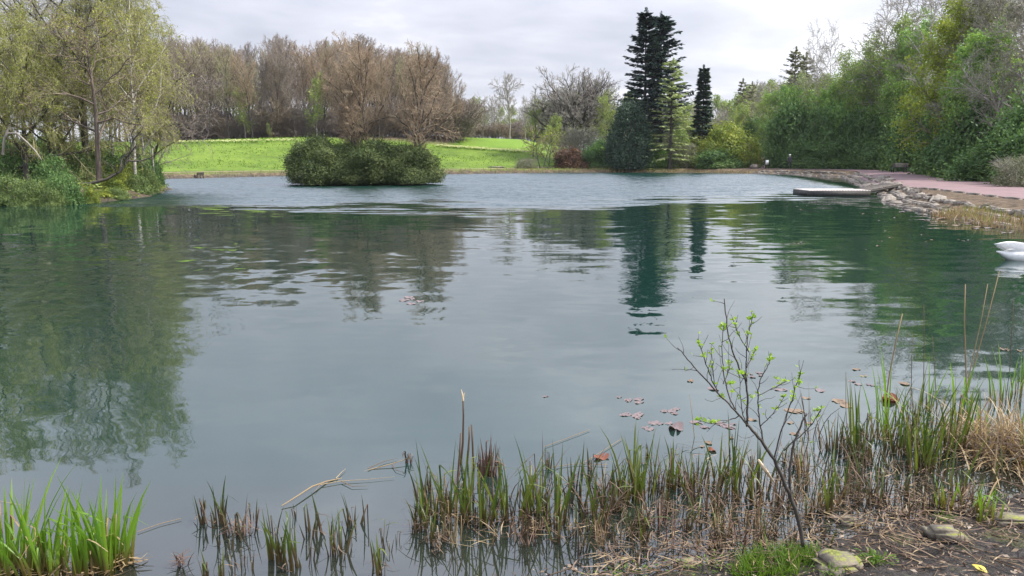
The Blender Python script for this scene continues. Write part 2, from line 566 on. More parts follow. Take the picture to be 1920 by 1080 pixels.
xs = axis_pts(-3.5, 5.5, 0.075, (-2500, 2500), 1.09)
ys = axis_pts(2.6, 7.5, 0.075, (-60, 4000), 1.09)
gx, gy = np.meshgrid(xs, ys)
gzv = ground_z(gx, gy)
far = np.hypot(gx, gy).ravel()
gv = np.stack([gx.ravel(), gy.ravel(), gzv], -1)
ny, nx = gx.shape
ii = (np.arange(ny - 1)[:, None] * nx + np.arange(nx - 1)[None]).ravel()
mb = MB()
mb.add(gv, np.stack([ii, ii + 1, ii + nx + 1, ii + nx], -1))

m, t = newmat('ground')
att = t.n('ShaderNodeAttribute', attribute_name='zone')
rgb = t.n('ShaderNodeSeparateColor')
t.set(rgb.inputs[0], att.outputs['Color'])
pos = t.n('ShaderNodeNewGeometry').outputs['Position']
ng1 = t.noise(pos, 0.22, 5, 0.65).outputs[0]
ng2 = t.noise(pos, 2.3, 5, 0.7).outputs[0]
ng3 = t.noise(pos, 22.0, 5, 0.7).outputs[0]
gsum = t.math('ADD', t.math('MULTIPLY', ng1, 0.5), t.math('MULTIPLY', ng2, 0.5))
grass = t.ramp(gsum, [(0.40, (0.066, 0.105, 0.016)), (0.5, (0.10, 0.160, 0.018)), (0.60, (0.145, 0.21, 0.028))])
grass_top = t.ramp(gsum, [(0.38, (0.10, 0.18, 0.020)), (0.62, (0.15, 0.24, 0.026))])
grass = t.mix(rgb.outputs[2], grass, grass_top)
litter = t.ramp(ng2, [(0.34, (0.045, 0.035, 0.024)), (0.5, (0.11, 0.078, 0.05)), (0.66, (0.18, 0.13, 0.085))])
mud = t.ramp(t.math('ADD', t.math('MULTIPLY', ng2, 0.5), t.math('MULTIPLY', ng3, 0.5)), [(0.38, (0.018, 0.015, 0.013)), (0.52, (0.05, 0.043, 0.038)), (0.64, (0.105, 0.095, 0.085))])
c = t.mix(rgb.outputs[0], litter, grass)
mossy = t.ramp(ng3, [(0.35, (0.03, 0.035, 0.012)), (0.65, (0.10, 0.115, 0.025))])
mud = t.mix(t.smooth(ng2, 0.53, 0.63, 0.0, 0.7), mud, mossy)
c = t.mix(rgb.outputs[1], c, mud)
b = t.n('ShaderNodeBsdfPrincipled')
t.set(b.inputs['Base Color'], c)
t.set(b.inputs['Roughness'], t.mix(rgb.outputs[1], (0.95, 0.95, 0.95), (0.62, 0.62, 0.62)))
b.inputs['Specular IOR Level'].default_value = 0.2
bp1 = t.n('ShaderNodeBump', Strength=1.0, Distance=0.05)
t.set(bp1.inputs['Height'], t.math('ADD', ng3, t.math('MULTIPLY', ng2, 2.5)))
t.set(b.inputs['Normal'], bp1.outputs[0])
t.n('ShaderNodeOutputMaterial', Surface=b.outputs[0])
M['ground'] = m
ground = mb.build('ground', m, smooth=True)
tag(ground, kind='structure')
fx, fy = gx.ravel(), gy.ravel()
gsd = lake_sd(fx, fy)
hl = hill(fx, fy)
zr = sst(gsd, 0.6, 1.6) * sst(fy, 66, 72) * (1 - sst(fx, 14, 24)) * (1 - sst(fy, 123, 127) * (1 - sst(fx, -11, -8)))
zr = np.maximum(zr, sst(far, 300, 400))
zg_ = np.clip(1 - (far - 14) / 5, 0, 1)
zg_ = np.maximum(zg_, (gsd < 0.4) * 0.8)
zb = sst(fx, -12, -2) * sst(hl, 2.6, 3.2)
ca = ground.data.color_attributes.new('zone', 'FLOAT_COLOR', 'POINT')
ca.data.foreach_set('color', np.stack([zr, zg_, zb, np.ones_like(zr)], -1).astype(np.float32).ravel())

# ------------------------------------------------------------------ water
m, t = newmat('water')
pos = t.n('ShaderNodeNewGeometry').outputs['Position']
px_, py_, pz_ = t.sep(pos)
nb = t.noise(pos, 0.06, 4, 0.6).outputs[0]
nb2 = t.noise(t.comb(t.math('MULTIPLY', px_, 0.10), t.math('MULTIPLY', py_, 0.22), 0.0), 1.0, 4, 0.6).outputs[0]
# wind-ruffled far water; the calm edge runs obliquely across the pond
edge = t.math('SUBTRACT', py_, t.math('ADD', 33.5, t.math('ADD', t.math('MULTIPLY', t.math('MAXIMUM', px_, 0.0), 0.62), t.math('MULTIPLY', t.math('MINIMUM', px_, 0.0), -0.12))))
edge = t.math('ADD', edge, t.math('MULTIPLY', t.math('SUBTRACT', nb2, 0.5), 26.0))
nb3 = t.noise(t.comb(t.math('MULTIPLY', px_, 0.16), t.math('MULTIPLY', py_, 0.9), 3.0), 1.0, 3, 0.6).outputs[0]
edge = t.math('ADD', edge, t.math('MULTIPLY', t.math('SUBTRACT', nb3, 0.5), 16.0))
far_m = t.smooth(edge, -2.5, 4.5)
far_m = t.math('MULTIPLY', far_m, t.smooth(t.math('SUBTRACT', px_, t.math('MULTIPLY', py_, 0.22)), 8.5, 13.0, 1.0, 0.0))
far_m = t.math('MULTIPLY', far_m, t.smooth(t.math('ADD', px_, t.math('MULTIPLY', py_, 0.40)), -9.0, -3.0, 0.3, 1.0))
# a second ruffled tongue on the left, nearer
d1 = t.vmath('LENGTH', t.vmath('MULTIPLY', t.vmath('SUBTRACT', pos, (-8.5, 15.5, 0)), (0.14, 0.15, 0)))
lm = t.t.nodes[-1]
left_m = t.math('MULTIPLY', t.smooth(lm.outputs['Value'], 0.35, 1.1, 1.0, 0.0), t.smooth(nb, 0.35, 0.6, 0.35, 1.0))


def slopes(vec, scale, detail=2.0):
    nd = t.noise(vec, scale, detail, 0.55)
    return t.vmath('SUBTRACT', nd.outputs['Color'], (0.5, 0.5, 0.5))


fine = slopes(pos, 7.0, 3)
mid = slopes(t.vmath('MULTIPLY', pos, (0.75, 1.0, 1.0)), 2.6, 2)
swell = slopes(t.vmath('MULTIPLY', t.vmath('ADD', pos, (3.1, 8.7, 0)), (0.42, 1.0, 1.0)), 2.1, 3)
chop = slopes(t.vmath('MULTIPLY', t.vmath('ADD', pos, (13.1, 2.7, 0)), (0.5, 1.0, 1.0)), 0.55, 4)
nearf = t.smooth(py_, 4.0, 13.0, 0.6, 1.0)
s1 = t.vmath('SCALE', fine, t.math('ADD', 0.006, t.math('ADD', t.math('MULTIPLY', far_m, 0.70), t.math('MULTIPLY', left_m, 0.10))))
s2 = t.vmath('SCALE', mid, t.math('ADD', 0.02, t.math('ADD', t.math('MULTIPLY', far_m, 0.60), t.math('MULTIPLY', left_m, 0.30))))
s3 = t.vmath('SCALE', swell, t.math('MULTIPLY', nearf, t.smooth(px_, -1.0, 5.0, 0.08, 0.115)))
s4 = t.vmath('SCALE', chop, t.math('MULTIPLY', far_m, 0.25))
tot = t.vmath('ADD', t.vmath('ADD', s1, s2), t.vmath('ADD', s3, s4))
tx, ty, tz = t.sep(tot)
nrm = t.vmath('NORMALIZE', t.comb(tx, t.math('SUBTRACT', ty, t.math('MULTIPLY', far_m, 0.26)), 1.0))
b = t.n('ShaderNodeBsdfPrincipled')
deep = t.smooth(t.math('SUBTRACT', py_, t.math('MULTIPLY', t.math('MAXIMUM', px_, 0.0), 0.25)), 3.6, 6.2)
t.set(b.inputs['Base Color'], t.mix(deep, (0.017, 0.019, 0.014), t.mix(nb, (0.004, 0.021, 0.016), (0.007, 0.027, 0.021))))
b.inputs['Roughness'].default_value = 0.02
b.inputs['IOR'].default_value = 1.8
t.set(b.inputs['Normal'], nrm)
t.n('ShaderNodeOutputMaterial', Surface=b.outputs[0])
M['water'] = m
wx = np.linspace(-60, 45, 60); wy = np.linspace(-8, 112, 60)
wgx, wgy = np.meshgrid(wx, wy)
mb = MB()
ii = (np.arange(59)[:, None] * 60 + np.arange(59)[None]).ravel()
mb.add(np.stack([wgx.ravel(), wgy.ravel(), np.zeros(3600)], -1), np.stack([ii, ii + 1, ii + 61, ii + 60], -1))
tag(mb.build('water', m), kind='structure')

# ------------------------------------------------------------------ paths


def ribbon(name, pts, wid, mat, dz=0.03, sub=14):
    P = np.array(pts, float); Wd = np.array(wid, float)
    # catmull-rom resample
    Q, Ws = [], []
    Pe = np.vstack([2 * P[0] - P[1], P, 2 * P[-1] - P[-2]])
    for i in range(1, len(Pe) - 2):
        for u in np.linspace(0, 1, sub, endpoint=False):
            p0, p1, p2, p3 = Pe[i - 1:i + 3]
            Q.append(0.5 * (2 * p1 + (p2 - p0) * u + (2 * p0 - 5 * p1 + 4 * p2 - p3) * u * u + (3 * p1 - p0 - 3 * p2 + p3) * u ** 3))
            Ws.append(Wd[i - 1] * (1 - u) + Wd[i] * u)
    Q.append(P[-1]); Ws.append(Wd[-1])
    Q = np.array(Q); Ws = np.array(Ws)
    T = norm(np.gradient(Q, axis=0)); Nn = np.stack([-T[:, 1], T[:, 0]], -1)
    cols = []
    for u in np.linspace(-1, 1, 9):
        q = Q + Nn * (u * Ws / 2)[:, None]
        cols.append(np.stack([q[:, 0], q[:, 1], ground_z(q[:, 0], q[:, 1]) + dz], -1))
    V = np.stack(cols, 1)
    n, k = V.shape[:2]
    i0 = (np.arange(n - 1)[:, None] * k + np.arange(k - 1)[None]).ravel()
    mbb = MB()
    mbb.add(V.reshape(-1, 3), np.stack([i0, i0 + 1, i0 + k + 1, i0 + k], -1))
    return tag(mbb.build(name, mat, smooth=True), kind='structure'), Q, Nn, Ws


M['tarmac'] = plainmat('red tarmac', (0.135, 0.082, 0.082), (0.195, 0.122, 0.120), 1.3, 0.85, 0, 0.15)
M['kerb'] = plainmat('kerb', (0.20, 0.13, 0.09), (0.32, 0.22, 0.16), 2.0, 0.85)
RP = [(20, 4), (22.5, 14), (22.9, 24), (23.0, 31), (24.3, 38.5), (25.4, 44), (27.4, 52), (31, 62), (36, 74), (40, 84), (39.5, 92), (34, 99), (24, 105), (5.5, 106.5)]
RW = [6.2, 6.2, 6.2, 6.2, 6.2, 6.2, 6.2, 6.8, 7.2, 7.0, 5.0, 3.6, 2.8, 2.2]
_, PQ, PN, PW = ribbon('path', RP, RW, M['tarmac'])
ribbon('lakeside_path', [(4.9, 106.3), (-7.5, 96.6), (-15, 93.6), (-25, 87.6), (-36, 76), (-46, 70)], [2.2] * 6, M['kerb'], 0.035)
ribbon('side_path', [(33, 99.6), (33.5, 106), (34.5, 116), (36.5, 130)], [2.6, 2.6, 2.6, 2.6], M['tarmac'], 0.045)

# ------------------------------------------------------------------ tree generator
UP = np.array([0, 0, 1.0])


def grow_level(rng, P, Rr, Ln, n, t0=0.3, t1=1.0, ang=50, asd=10, lr=0.5, lsd=0.2, prof=None, k=4, wob=0.12, up=0.05, rr=0.6, rmin=0.01, tip=0.35, phase=True, flat=0.0):
    """children of every polyline in P: returns polylines, radii, lengths"""
    N, m, _ = P.shape
    if np.isscalar(n):
        n = int(n)
    T = t0 + (t1 - t0) * (np.arange(n)[None] + rng.uniform(0, 1, (N, n))) / n
    T = np.clip(T, 0, 0.999)
    fi = T * (m - 1); i0 = fi.astype(int); fr = (fi - i0)[..., None]
    ar = np.arange(N)[:, None]
    S = P[ar, i0] * (1 - fr) + P[ar, i0 + 1] * fr
    D = norm(P[ar, i0 + 1] - P[ar, i0])
    Rp = Rr[ar, i0] * (1 - fr[..., 0]) + Rr[ar, i0 + 1] * fr[..., 0]
    Lp = np.broadcast_to(Ln[:, None], T.shape)
    az = np.arange(n)[None] * 2.399 + rng.uniform(0, 6.28, (N, 1)) + rng.normal(0, 0.4, T.shape)
    a = np.radians(ang + rng.normal(0, asd, T.shape))
    if callable(lr):
        L = Lp * lr(T)
    else:
        L = Lp * lr * (prof(T) if prof else (1.15 - 0.6 * T))
    L = L * np.clip(1 + lsd * rng.normal(0, 1, T.shape), 0.4, 1.8)
    S = S.reshape(-1, 3); D = D.reshape(-1, 3); az = az.ravel(); a = a.ravel(); L = L.ravel()
    R0 = np.maximum(np.minimum(Rp.ravel() * rr, L * 0.06), rmin)
    ref = np.where((np.abs(D[:, 2]) > 0.9)[:, None], np.array([1.0, 0, 0]), UP)
    U = norm(np.cross(D, ref)); V = np.cross(D, U)
    lat = U * np.cos(az)[:, None] + V * np.sin(az)[:, None]
    if flat:
        lat = norm(lat * np.array([1, 1, 1 - flat]))
    d = norm(D * np.cos(a)[:, None] + lat * np.sin(a)[:, None])
    out = np.empty((len(S), k + 1, 3)); out[:, 0] = S
    for s in range(k):
        d = norm(d + rng.normal(0, wob, d.shape) + UP * up)
        out[:, s + 1] = out[:, s] + d * (L / k)[:, None]
    sr = np.linspace(0, 1, k + 1)[None]
    RR = np.maximum(R0[:, None] * (1 - (1 - tip) * sr), rmin * 0.7)
    return out, RR, L


def trunk_line(rng, H, r0, lean=(0, 0), k=8, wob=0.05, tip=0.15, base=(0, 0, -0.3), flare=1.35):
    d = norm(np.array([lean[0], lean[1], 1.0])); p = np.array(base, float); P = [p.copy()]
    for s in range(k):
        d = norm(d + rng.normal(0, wob, 3) * np.array([1, 1, 0.3]) + UP * 0.04)
        p = p + d * (H / k); P.append(p.copy())
    rr = r0 * (1 - (1 - tip) * np.linspace(0, 1, k + 1)); rr[0] *= flare
    return np.array([P]), np.array([rr]), np.array([float(H)])


def sample_pts(rng, P, n, t0=0.1, t1=1.0):
    N, m, _ = P.shape
    i = rng.integers(0, N, n); u = rng.uniform(t0, t1, n) * 0.999 * (m - 1)
    j = u.astype(int); f = (u - j)[:, None]
    return P[i, j] * (1 - f) + P[i, j + 1] * f, norm(P[i, j + 1] - P[i, j])


def add_leaves(mb, rng, P, n, ln, wd, spread, mi, droop=0.0, t0=0.1):
    c, d = sample_pts(rng, P, n, t0)
    c = c + rng.normal(0, spread, c.shape)
    ax = norm(d * 0.5 + rng.normal(0, 0.7, c.shape) - UP * droop)
    nr = rng.normal(0, 1, c.shape) + UP * 0.4
    s = rng.uniform(0.65, 1.3, n)
    mb.leaves(c, ax, nr, ln * s, wd * s, mi)


def bare_tree(seed, H=17.0, r0=0.24, lv=((20, 0.3, 42, 0.42), (9, 0.2, 42, 0.45), (8, 0.2, 42, 0.48), (5, 0.2, 40, 0.55)), ups=(0.10, 0.06, 0.03, 0.02), rmins=(0.05, 0.03, 0.018, 0.013),
              bark='bark_brown', twig='twig_brown', name='bare_tree', label=None, cat='tree', lean=(0, 0), wob=0.05, prof=None, leaf=None, nleaf=0, lsz=(0.12, 0.07), lspread=0.12, droop=0.0,
              twob=0.14, tip=0.12, leaf_lv=-1, trunks=1, spread=0.0, bark_lv=1, tks=8, lsd0=0.22):
    rng = np.random.default_rng(seed)
    Ps, Rs, Ls = [], [], []
    for i in range(trunks):
        a = i * 6.28 / max(trunks, 1) + rng.uniform(0, 1)
        ln = (lean[0] + spread * math.cos(a), lean[1] + spread * math.sin(a))
        p, r, l = trunk_line(rng, H * 0.93 * (1 if i == 0 else rng.uniform(0.75, 0.98)), r0 * (1 if trunks == 1 else rng.uniform(0.7, 1)), ln, tks, wob, tip, (0.12 * math.cos(a) * (trunks > 1), 0.12 * math.sin(a) * (trunks > 1), -0.3))
        Ps.append(p); Rs.append(r); Ls.append(l)
    P, Rr, L = np.concatenate(Ps), np.concatenate(Rs), np.concatenate(Ls)
    root = thing(name, label, cat)
    tb, cb = MB(), MB()
    tb.tubes(P, Rr, 8)
    levels = [(P, Rr, L)]
    for i, (n, t0, ang, lr) in enumerate(lv):
        pf = prof if i == 0 else None
        P, Rr, L = grow_level(rng, P, Rr, L, n, t0, 0.99, ang, 10, lr, lsd0 if i == 0 else 0.22, pf, 5 if i < 2 else (4 if i == 2 else 3), twob, ups[i], 0.62, rmins[i])
        levels.append((P, Rr, L))
        if i < bark_lv:
            tb.tubes(P, Rr, 5)
        else:
            cb.tubes(P, Rr, 4 if i < 2 else 3)
    if leaf:
        add_leaves(cb, rng, levels[leaf_lv][0], nleaf, lsz[0], lsz[1], lspread, 1, droop)
    tb.build('trunk', M[bark], root, True)
    cb.build('crown', [M[twig], M[leaf]] if leaf else M[twig], root, True)
    return root


def blob_pts(rng, lumps, n, depth=0.3, zmin=-1):
    """points near the skin of a union of ellipsoid lumps, with outward normals"""
    C0 = np.array([l[0] for l in lumps], float); Rl = np.array([l[1] for l in lumps], float)
    w = (Rl[:, 0] * Rl[:, 2]); w = w / w.sum()
    out, nor = [], []
    tot = 0
    while tot < n:
        q = n * 2
        i = rng.choice(len(lumps), q, p=w)
        d = norm(rng.normal(0, 1, (q, 3)) + np.array([0, 0, 0.25]))
        rad = 1 + rng.normal(0, 0.07, q) - depth * rng.uniform(0, 1, q) ** 2
        p = C0[i] + d * Rl[i] * rad[:, None]
        keep = p[:, 2] > zmin
        for c, r in zip(C0, Rl):
            keep &= (((p - c) / r) ** 2).sum(-1) > (1 - depth) ** 2 * 0.85
        p = p[keep]; d = norm(d[keep] / Rl[i][keep])
        out.append(p); nor.append(d); tot += len(p)
    return np.concatenate(out)[:n], np.concatenate(nor)[:n]


def shrub(seed, name, label, cat, size, n, leaf, ln, wd, nl=14, stems='bark_brown', zb=0.0, lumpr=(0.28, 0.5), twigs=None, boxy=0.0, droop=0.2, skirt=True):
    """evergreen shrub: stems and leaves on the skin of many lumps"""
    rng = np.random.default_rng(seed)
    rx, ry, h = size
    lumps = []
    for i in range(nl):
        a = rng.uniform(0, 6.28); q = rng.uniform(0, 1) ** 0.5; zz = rng.uniform(0.0, 1.0)
        lim = (1 - boxy) * math.sqrt(max(0.03, 1 - (max(zz - 0.25, 0) / 0.78) ** 2)) + boxy
        lr = rng.uniform(*lumpr)
        lumps.append(((rx * lim * q * math.cos(a) * (1 - lr * 0.5), ry * lim * q * math.sin(a) * (1 - lr * 0.5), max(zb, h * (0.12 + zz * 0.80 - 0.35 * lr))), (rx * lr, ry * lr, h * lr * 0.62)))
    if skirt:
        for a in np.linspace(0, 6.28, 7)[:-1]:
            lumps.append(((rx * 0.62 * math.cos(a), ry * 0.62 * math.sin(a), zb + h * 0.18), (rx * 0.36, ry * 0.36, h * 0.22)))
    lumps.append(((0, 0, h * 0.4), (rx * 0.66, ry * 0.66, h * 0.42)))
    root = thing(name, label, cat)
    p, d = blob_pts(rng, lumps, n, 0.35, zb + 0.02)
    ax = norm(np.cross(d, rng.normal(0, 1, p.shape)) + d * 0.5 - UP * droop)
    mb = MB()
    s = rng.uniform(0.6, 1.35, len(p))
    mb.leaves(p, ax, d + rng.normal(0, 0.45, p.shape), ln * s, wd * s, 0, 0.12)
    # sprigs that stick out of the outline
    q = n // 14
    i = rng.integers(0, len(p), q)
    st = p[i]; dd = norm(d[i] + rng.normal(0, 0.35, st.shape) + UP * 0.35)
    for u in (0.4, 0.8, 1.2, 1.7, 2.3):
        c = st + dd * (ln * 1.5 * u * rng.uniform(0.5, 1.5, q))[:, None]
        mb.leaves(c, norm(dd + rng.normal(0, 0.6, c.shape)), rng.normal(0, 1, c.shape), ln * 0.8, wd * 0.8, 0)
    mb.build('foliage', M[leaf], root)
    sb = MB()
    ns = 7
    P = np.zeros((ns, 5, 3)); 
    for i in range(ns):
        a = rng.uniform(0, 6.28)
        tip = np.array([rx * 0.6 * math.cos(a), ry * 0.6 * math.sin(a), h * 0.75])
        for k in range(5):
            u = k / 4
            P[i, k] = tip * np.array([u, u, u ** 0.8]) + np.array([0.1 * math.cos(a), 0.1 * math.sin(a), -0.2 * (1 - u)]) + rng.normal(0, 0.04, 3) * h * 0.2
    sb.tubes(P, np.repeat(np.linspace(0.05, 0.02, 5)[None], ns, 0) * h / 3, 5)
    if twigs:
        p2, r2, l2 = grow_level(rng, P, np.full(P.shape[:2], 0.03), np.full(ns, h), 10, 0.3, 1, 40, 12, 0.5, k=4, rmin=0.015)
        p3, r3, l3 = grow_level(rng, p2, r2, l2, 7, 0.2, 1, 40, 12, 0.5, k=3, rmin=0.01)
        sb.tubes(p2, r2, 3); sb.tubes(p3, r3, 3)
    sb.build('stem', M[twigs or stems], root, True)
    return root


def conifer(seed, name, label, H, rbase, leaf, bark='bark_dark', nwh=34, per=6, t0=0.1, droop=0.12, pw=0.85, spray=0.42, gap=0.0, irregular=0.18, side=None, nspr=20):
    rng = np.random.default_rng(seed)
    root = thing(name, label, 'tree')
    P, Rr, L = trunk_line(rng, H, H * 0.016, (0, 0), 8, 0.012, 0.1)
    tb = MB(); tb.tubes(P, Rr, 8)
    mb = MB()
    BP = []
    for i in range(nwh):
        u = t0 + (1 - t0) * (i + rng.uniform(0, 0.6)) / nwh
        if u > 0.985:
            continue
        r = rbase * ((1 - u) / (1 - t0)) ** pw + 0.15
        for j in range(per):
            if rng.uniform() < gap:
                continue
            a = rng.uniform(0, 6.28)
            rl = r * max(0.35, 1 + rng.normal(0, irregular))
            if side is not None:
                rl *= 1 + side[1] * math.cos(a - side[0])
            k = 5
            q = np.zeros((k + 1, 3))
            fi = u * 8; jj = min(int(fi), 7)
            q[0] = P[0, jj] + (P[0, jj + 1] - P[0, jj]) * (fi - jj)
            lift = 0.18 + 0.5 * u
            for s in range(1, k + 1):
                v = s / k
                q[s] = q[0] + np.array([math.cos(a) * rl * v, math.sin(a) * rl * v, rl * (lift * v - droop * 4 * v * v + droop * 2.2 * v ** 3)])
            BP.append(q)
    BP = np.array(BP)
    tb.tubes(BP, np.linspace(0.045, 0.012, 6)[None].repeat(len(BP), 0) * H / 18, 4)
    # flat needle sprays along each bough
    n = len(BP) * nspr
    i = np.repeat(np.arange(len(BP)), nspr); u = rng.uniform(0.12, 1.0, n) * 4.999
    jj = u.astype(int); f = (u - jj)[:, None]
    c = BP[i, jj] * (1 - f) + BP[i, jj + 1] * f
    d = norm(BP[i, jj + 1] - BP[i, jj])
    lat = norm(np.cross(d, UP)) * np.sign(rng.normal(0, 1, n))[:, None]
    ax = norm(d * rng.uniform(0.3, 1.1, n)[:, None] + lat * rng.uniform(0.1, 1.0, n)[:, None] - UP * rng.uniform(0.0, 0.5, n)[:, None])
    s = spray * rng.uniform(0.6, 1.4, n)
    c = c + ax * s[:, None] * 0.4 - UP * (rng.uniform(0, 0.12, n) * H / 18)[:, None]
    mb.leaves(c, ax, UP + rng.normal(0, 0.45, c.shape), s, s * 0.42, 0, -0.1)
    # tip
    tp = P[0, -1]
    c = tp + np.stack([rng.normal(0, 0.09, 60), rng.normal(0, 0.09, 60), rng.uniform(-0.9, 0.2, 60)], -1) * H / 18
    mb.leaves(c, UP + rng.normal(0, 0.5, c.shape), rng.normal(0, 1, c.shape), spray * 0.6, spray * 0.2, 0)
    tb.build('trunk', M[bark], root, True)
    mb.build('crown', M[leaf], root)
    return root


def hgt(px, py, D):
    """world x, ground z and height so that the thing at distance D reaches photo row py"""
    p = at(px, py, D)
    z = gz(p[0], D)
    return (p[0], D, z - 0.05), p[2] - z


# ------------------------------------------------------------------ the bare wood on the hill
RNG = np.random.default_rng(11)
wood = []
for sd_, tw, bk in ((21, 'twig_brown', 'bark_dark'), (22, 'twig_brown', 'bark_grey'), (23, 'twig_purple', 'bark_brown'), (24, 'twig_olive', 'bark_dark'), (25, 'twig_russet', 'bark_dark')):
    wood.append(Kind(bare_tree(sd_, 17, 0.22, ((17, 0.25, 34, 0.42), (8, 0.15, 33, 0.46), (6, 0.15, 34, 0.5), (4, 0.2, 34, 0.55)), bark=bk, twig=tw, name='woodland_tree', wob=0.06, twob=0.13, ups=(0.14, 0.10, 0.07, 0.05),
                               rmins=(0.05, 0.035, 0.024, 0.018)), 17))
WL = {0: 'tall bare brown tree in the wood along the crest of the grass bank', 1: 'tall bare tree with pale grey stem in the wood above the grass bank', 2: 'bare purple-brown tree in the wood above the grass bank',
      3: 'bare tree with olive mossy twigs in the wood above the grass bank', 4: 'russet twigged bare tree in the wood above the grass bank'}
TOPX = [-200, 0, 250, 330, 380, 430, 480, 540, 600, 640, 690, 740, 790, 830, 850, 870, 890]
TOPY = [60, 70, 80, 72, 78, 88, 95, 78, 92, 80, 92, 96, 92, 112, 130, 175, 205]
for row, D in enumerate((129, 134, 140, 147, 156, 166)):
    for px in np.arange(-60 + row * 13, 880 - row * 2, 41 - row):
        pxx = px + RNG.uniform(-13, 13)
        if pxx < 250 and row in (1, 3, 5):
            continue
        if pxx > 850 and row > 1:
            continue
        ty = np.interp(pxx, TOPX, TOPY) + RNG.uniform(0, 26) + (14 if row < 2 else 0)
        loc, h = hgt(pxx, ty, D + RNG.uniform(-2, 2))
        k = RNG.choice(5, p=[0.32, 0.2, 0.2, 0.1, 0.18])
        if pxx > 560 and RNG.uniform() < 0.35:
            k = 4
        wood[k].put(loc, h, RNG.uniform(0.75, 1.0), RNG.uniform(0, 6.28), WL[k], 'bare trees of the wood above the grass bank', 'tree')

under = []
for s_, tw in ((31, 'twig_purple'), (32, 'twig_brown')):
    under.append(Kind(bare_tree(s_, 5, 0.05, ((7, 0.1, 35, 0.6), (9, 0.1, 40, 0.5), (8, 0.1, 42, 0.5)), ups=(0.08, 0.05, 0.02), rmins=(0.03, 0.026, 0.02), bark='bark_brown', twig=tw, name='thicket_bush', cat='bush', trunks=6, spread=0.45), 5))
for row, D in enumerate((131, 138, 146, 158, 172)):
    for px in np.arange(300, 900, 30 + 2 * row):
        pxx = px + RNG.uniform(-12, 12)
        p = at(pxx, 260, D)
        k = int(RNG.uniform() < 0.5)
        under[k].put((p[0], D, gz(p[0], D) - 0.1), RNG.uniform(3.5, 6.5), RNG.uniform(1.0, 1.5), RNG.uniform(0, 6.28),
                     ('leafless purplish thicket bush under the wood above the grass bank', 'leafless brown thicket bush under the wood above the grass bank')[k], 'thicket under the wood', 'bush')
# ivy-green young trees in front of the wood
ivy = Kind(bare_tree(41, 10, 0.12, ((18, 0.15, 45, 0.3), (7, 0.2, 45, 0.5), (6, 0.2, 45, 0.5)), rmins=(0.03, 0.025, 0.02), bark='bark_grey', twig='twig_olive', name='young_tree', leaf='leaf_olive', nleaf=2600, lsz=(0.22, 0.14), lspread=0.22), 10)
for px, ty, D, lb in ((455, 165, 128.5, 'young tree with a haze of green buds, left one at the edge of the wood'), (590, 140, 128, 'pale-stemmed greenish young tree in front of the wood, left of the islet trees'), (672, 210, 128, 'low green budding tree at the wood edge behind the islet'), (505, 230, 128, 'small green budding bush-like tree at the foot of the wood')):
    loc, h = hgt(px, ty, D)
    ivy.put(loc, h, 0.9, RNG.uniform(0, 6), lb, None, 'tree')

# far trees right of the wood and behind everything
fark = [Kind(bare_tree(51, 14, 0.2, ((16, 0.25, 45, 0.42), (8, 0.2, 45, 0.45), (7, 0.2, 45, 0.5)), rmins=(0.06, 0.045, 0.035), bark='bark_grey', twig='twig_grey', name='distant_tree', wob=0.06), 14),
        Kind(bare_tree(52, 14, 0.2, ((16, 0.2, 45, 0.42), (8, 0.2, 45, 0.45), (7, 0.2, 45, 0.5)), rmins=(0.06, 0.045, 0.035), bark='bark_grey', twig='twig_olive', name='distant_tree', wob=0.06, leaf='leaf_olive', nleaf=3000, lsz=(0.35, 0.25), lspread=0.3), 14)]
for px in np.arange(850, 1640, 9.5):
    D = RNG.uniform(185, 250)
    ty = np.interp(px, [850, 900, 960, 1100, 1300, 1360, 1400, 1480, 1640], [190, 190, 205, 175, 190, 190, 165, 150, 150]) + RNG.uniform(-8, 22)
    loc, h = hgt(px + RNG.uniform(-5, 5), ty, D)
    k = int(RNG.uniform() < (0.2 if px < 1100 else 0.55))
    fark[k].put(loc, h, RNG.uniform(0.75, 1.05), RNG.uniform(0, 6.28), ('distant bare grey tree on the skyline beyond the grass bank', 'distant tree with a haze of green buds on the skyline beyond the pond')[k], 'distant trees on the skyline', 'tree')
for px in np.arange(850, 1060, 12):
    D = RNG.uniform(150, 170); p = at(px, 250, D)
    under[int(RNG.uniform() < .5)].put((p[0], D, gz(p[0], D) - 0.1), RNG.uniform(2.5, 4.5), 1.5, RNG.uniform(0, 6.28), 'leafless brown hedge bush behind the crest of the grass bank', 'hedge bushes behind the crest', 'bush')
for px, ty, D, lb in ((955, 138, 150, 'lone bare grey tree on the crest, left of the big spreading oak'), (905, 185, 150, 'small bare grey tree at the right end of the wood'), (925, 180, 158, 'thin bare tree between the wood and the lone bare tree'), (985, 180, 145, 'thin bare greenish tree just left of the big spreading oak')):
    loc, h = hgt(px, ty, D)
    fark[0].put(loc, h, 0.95, RNG.uniform(0, 6), lb, None, 'tree')

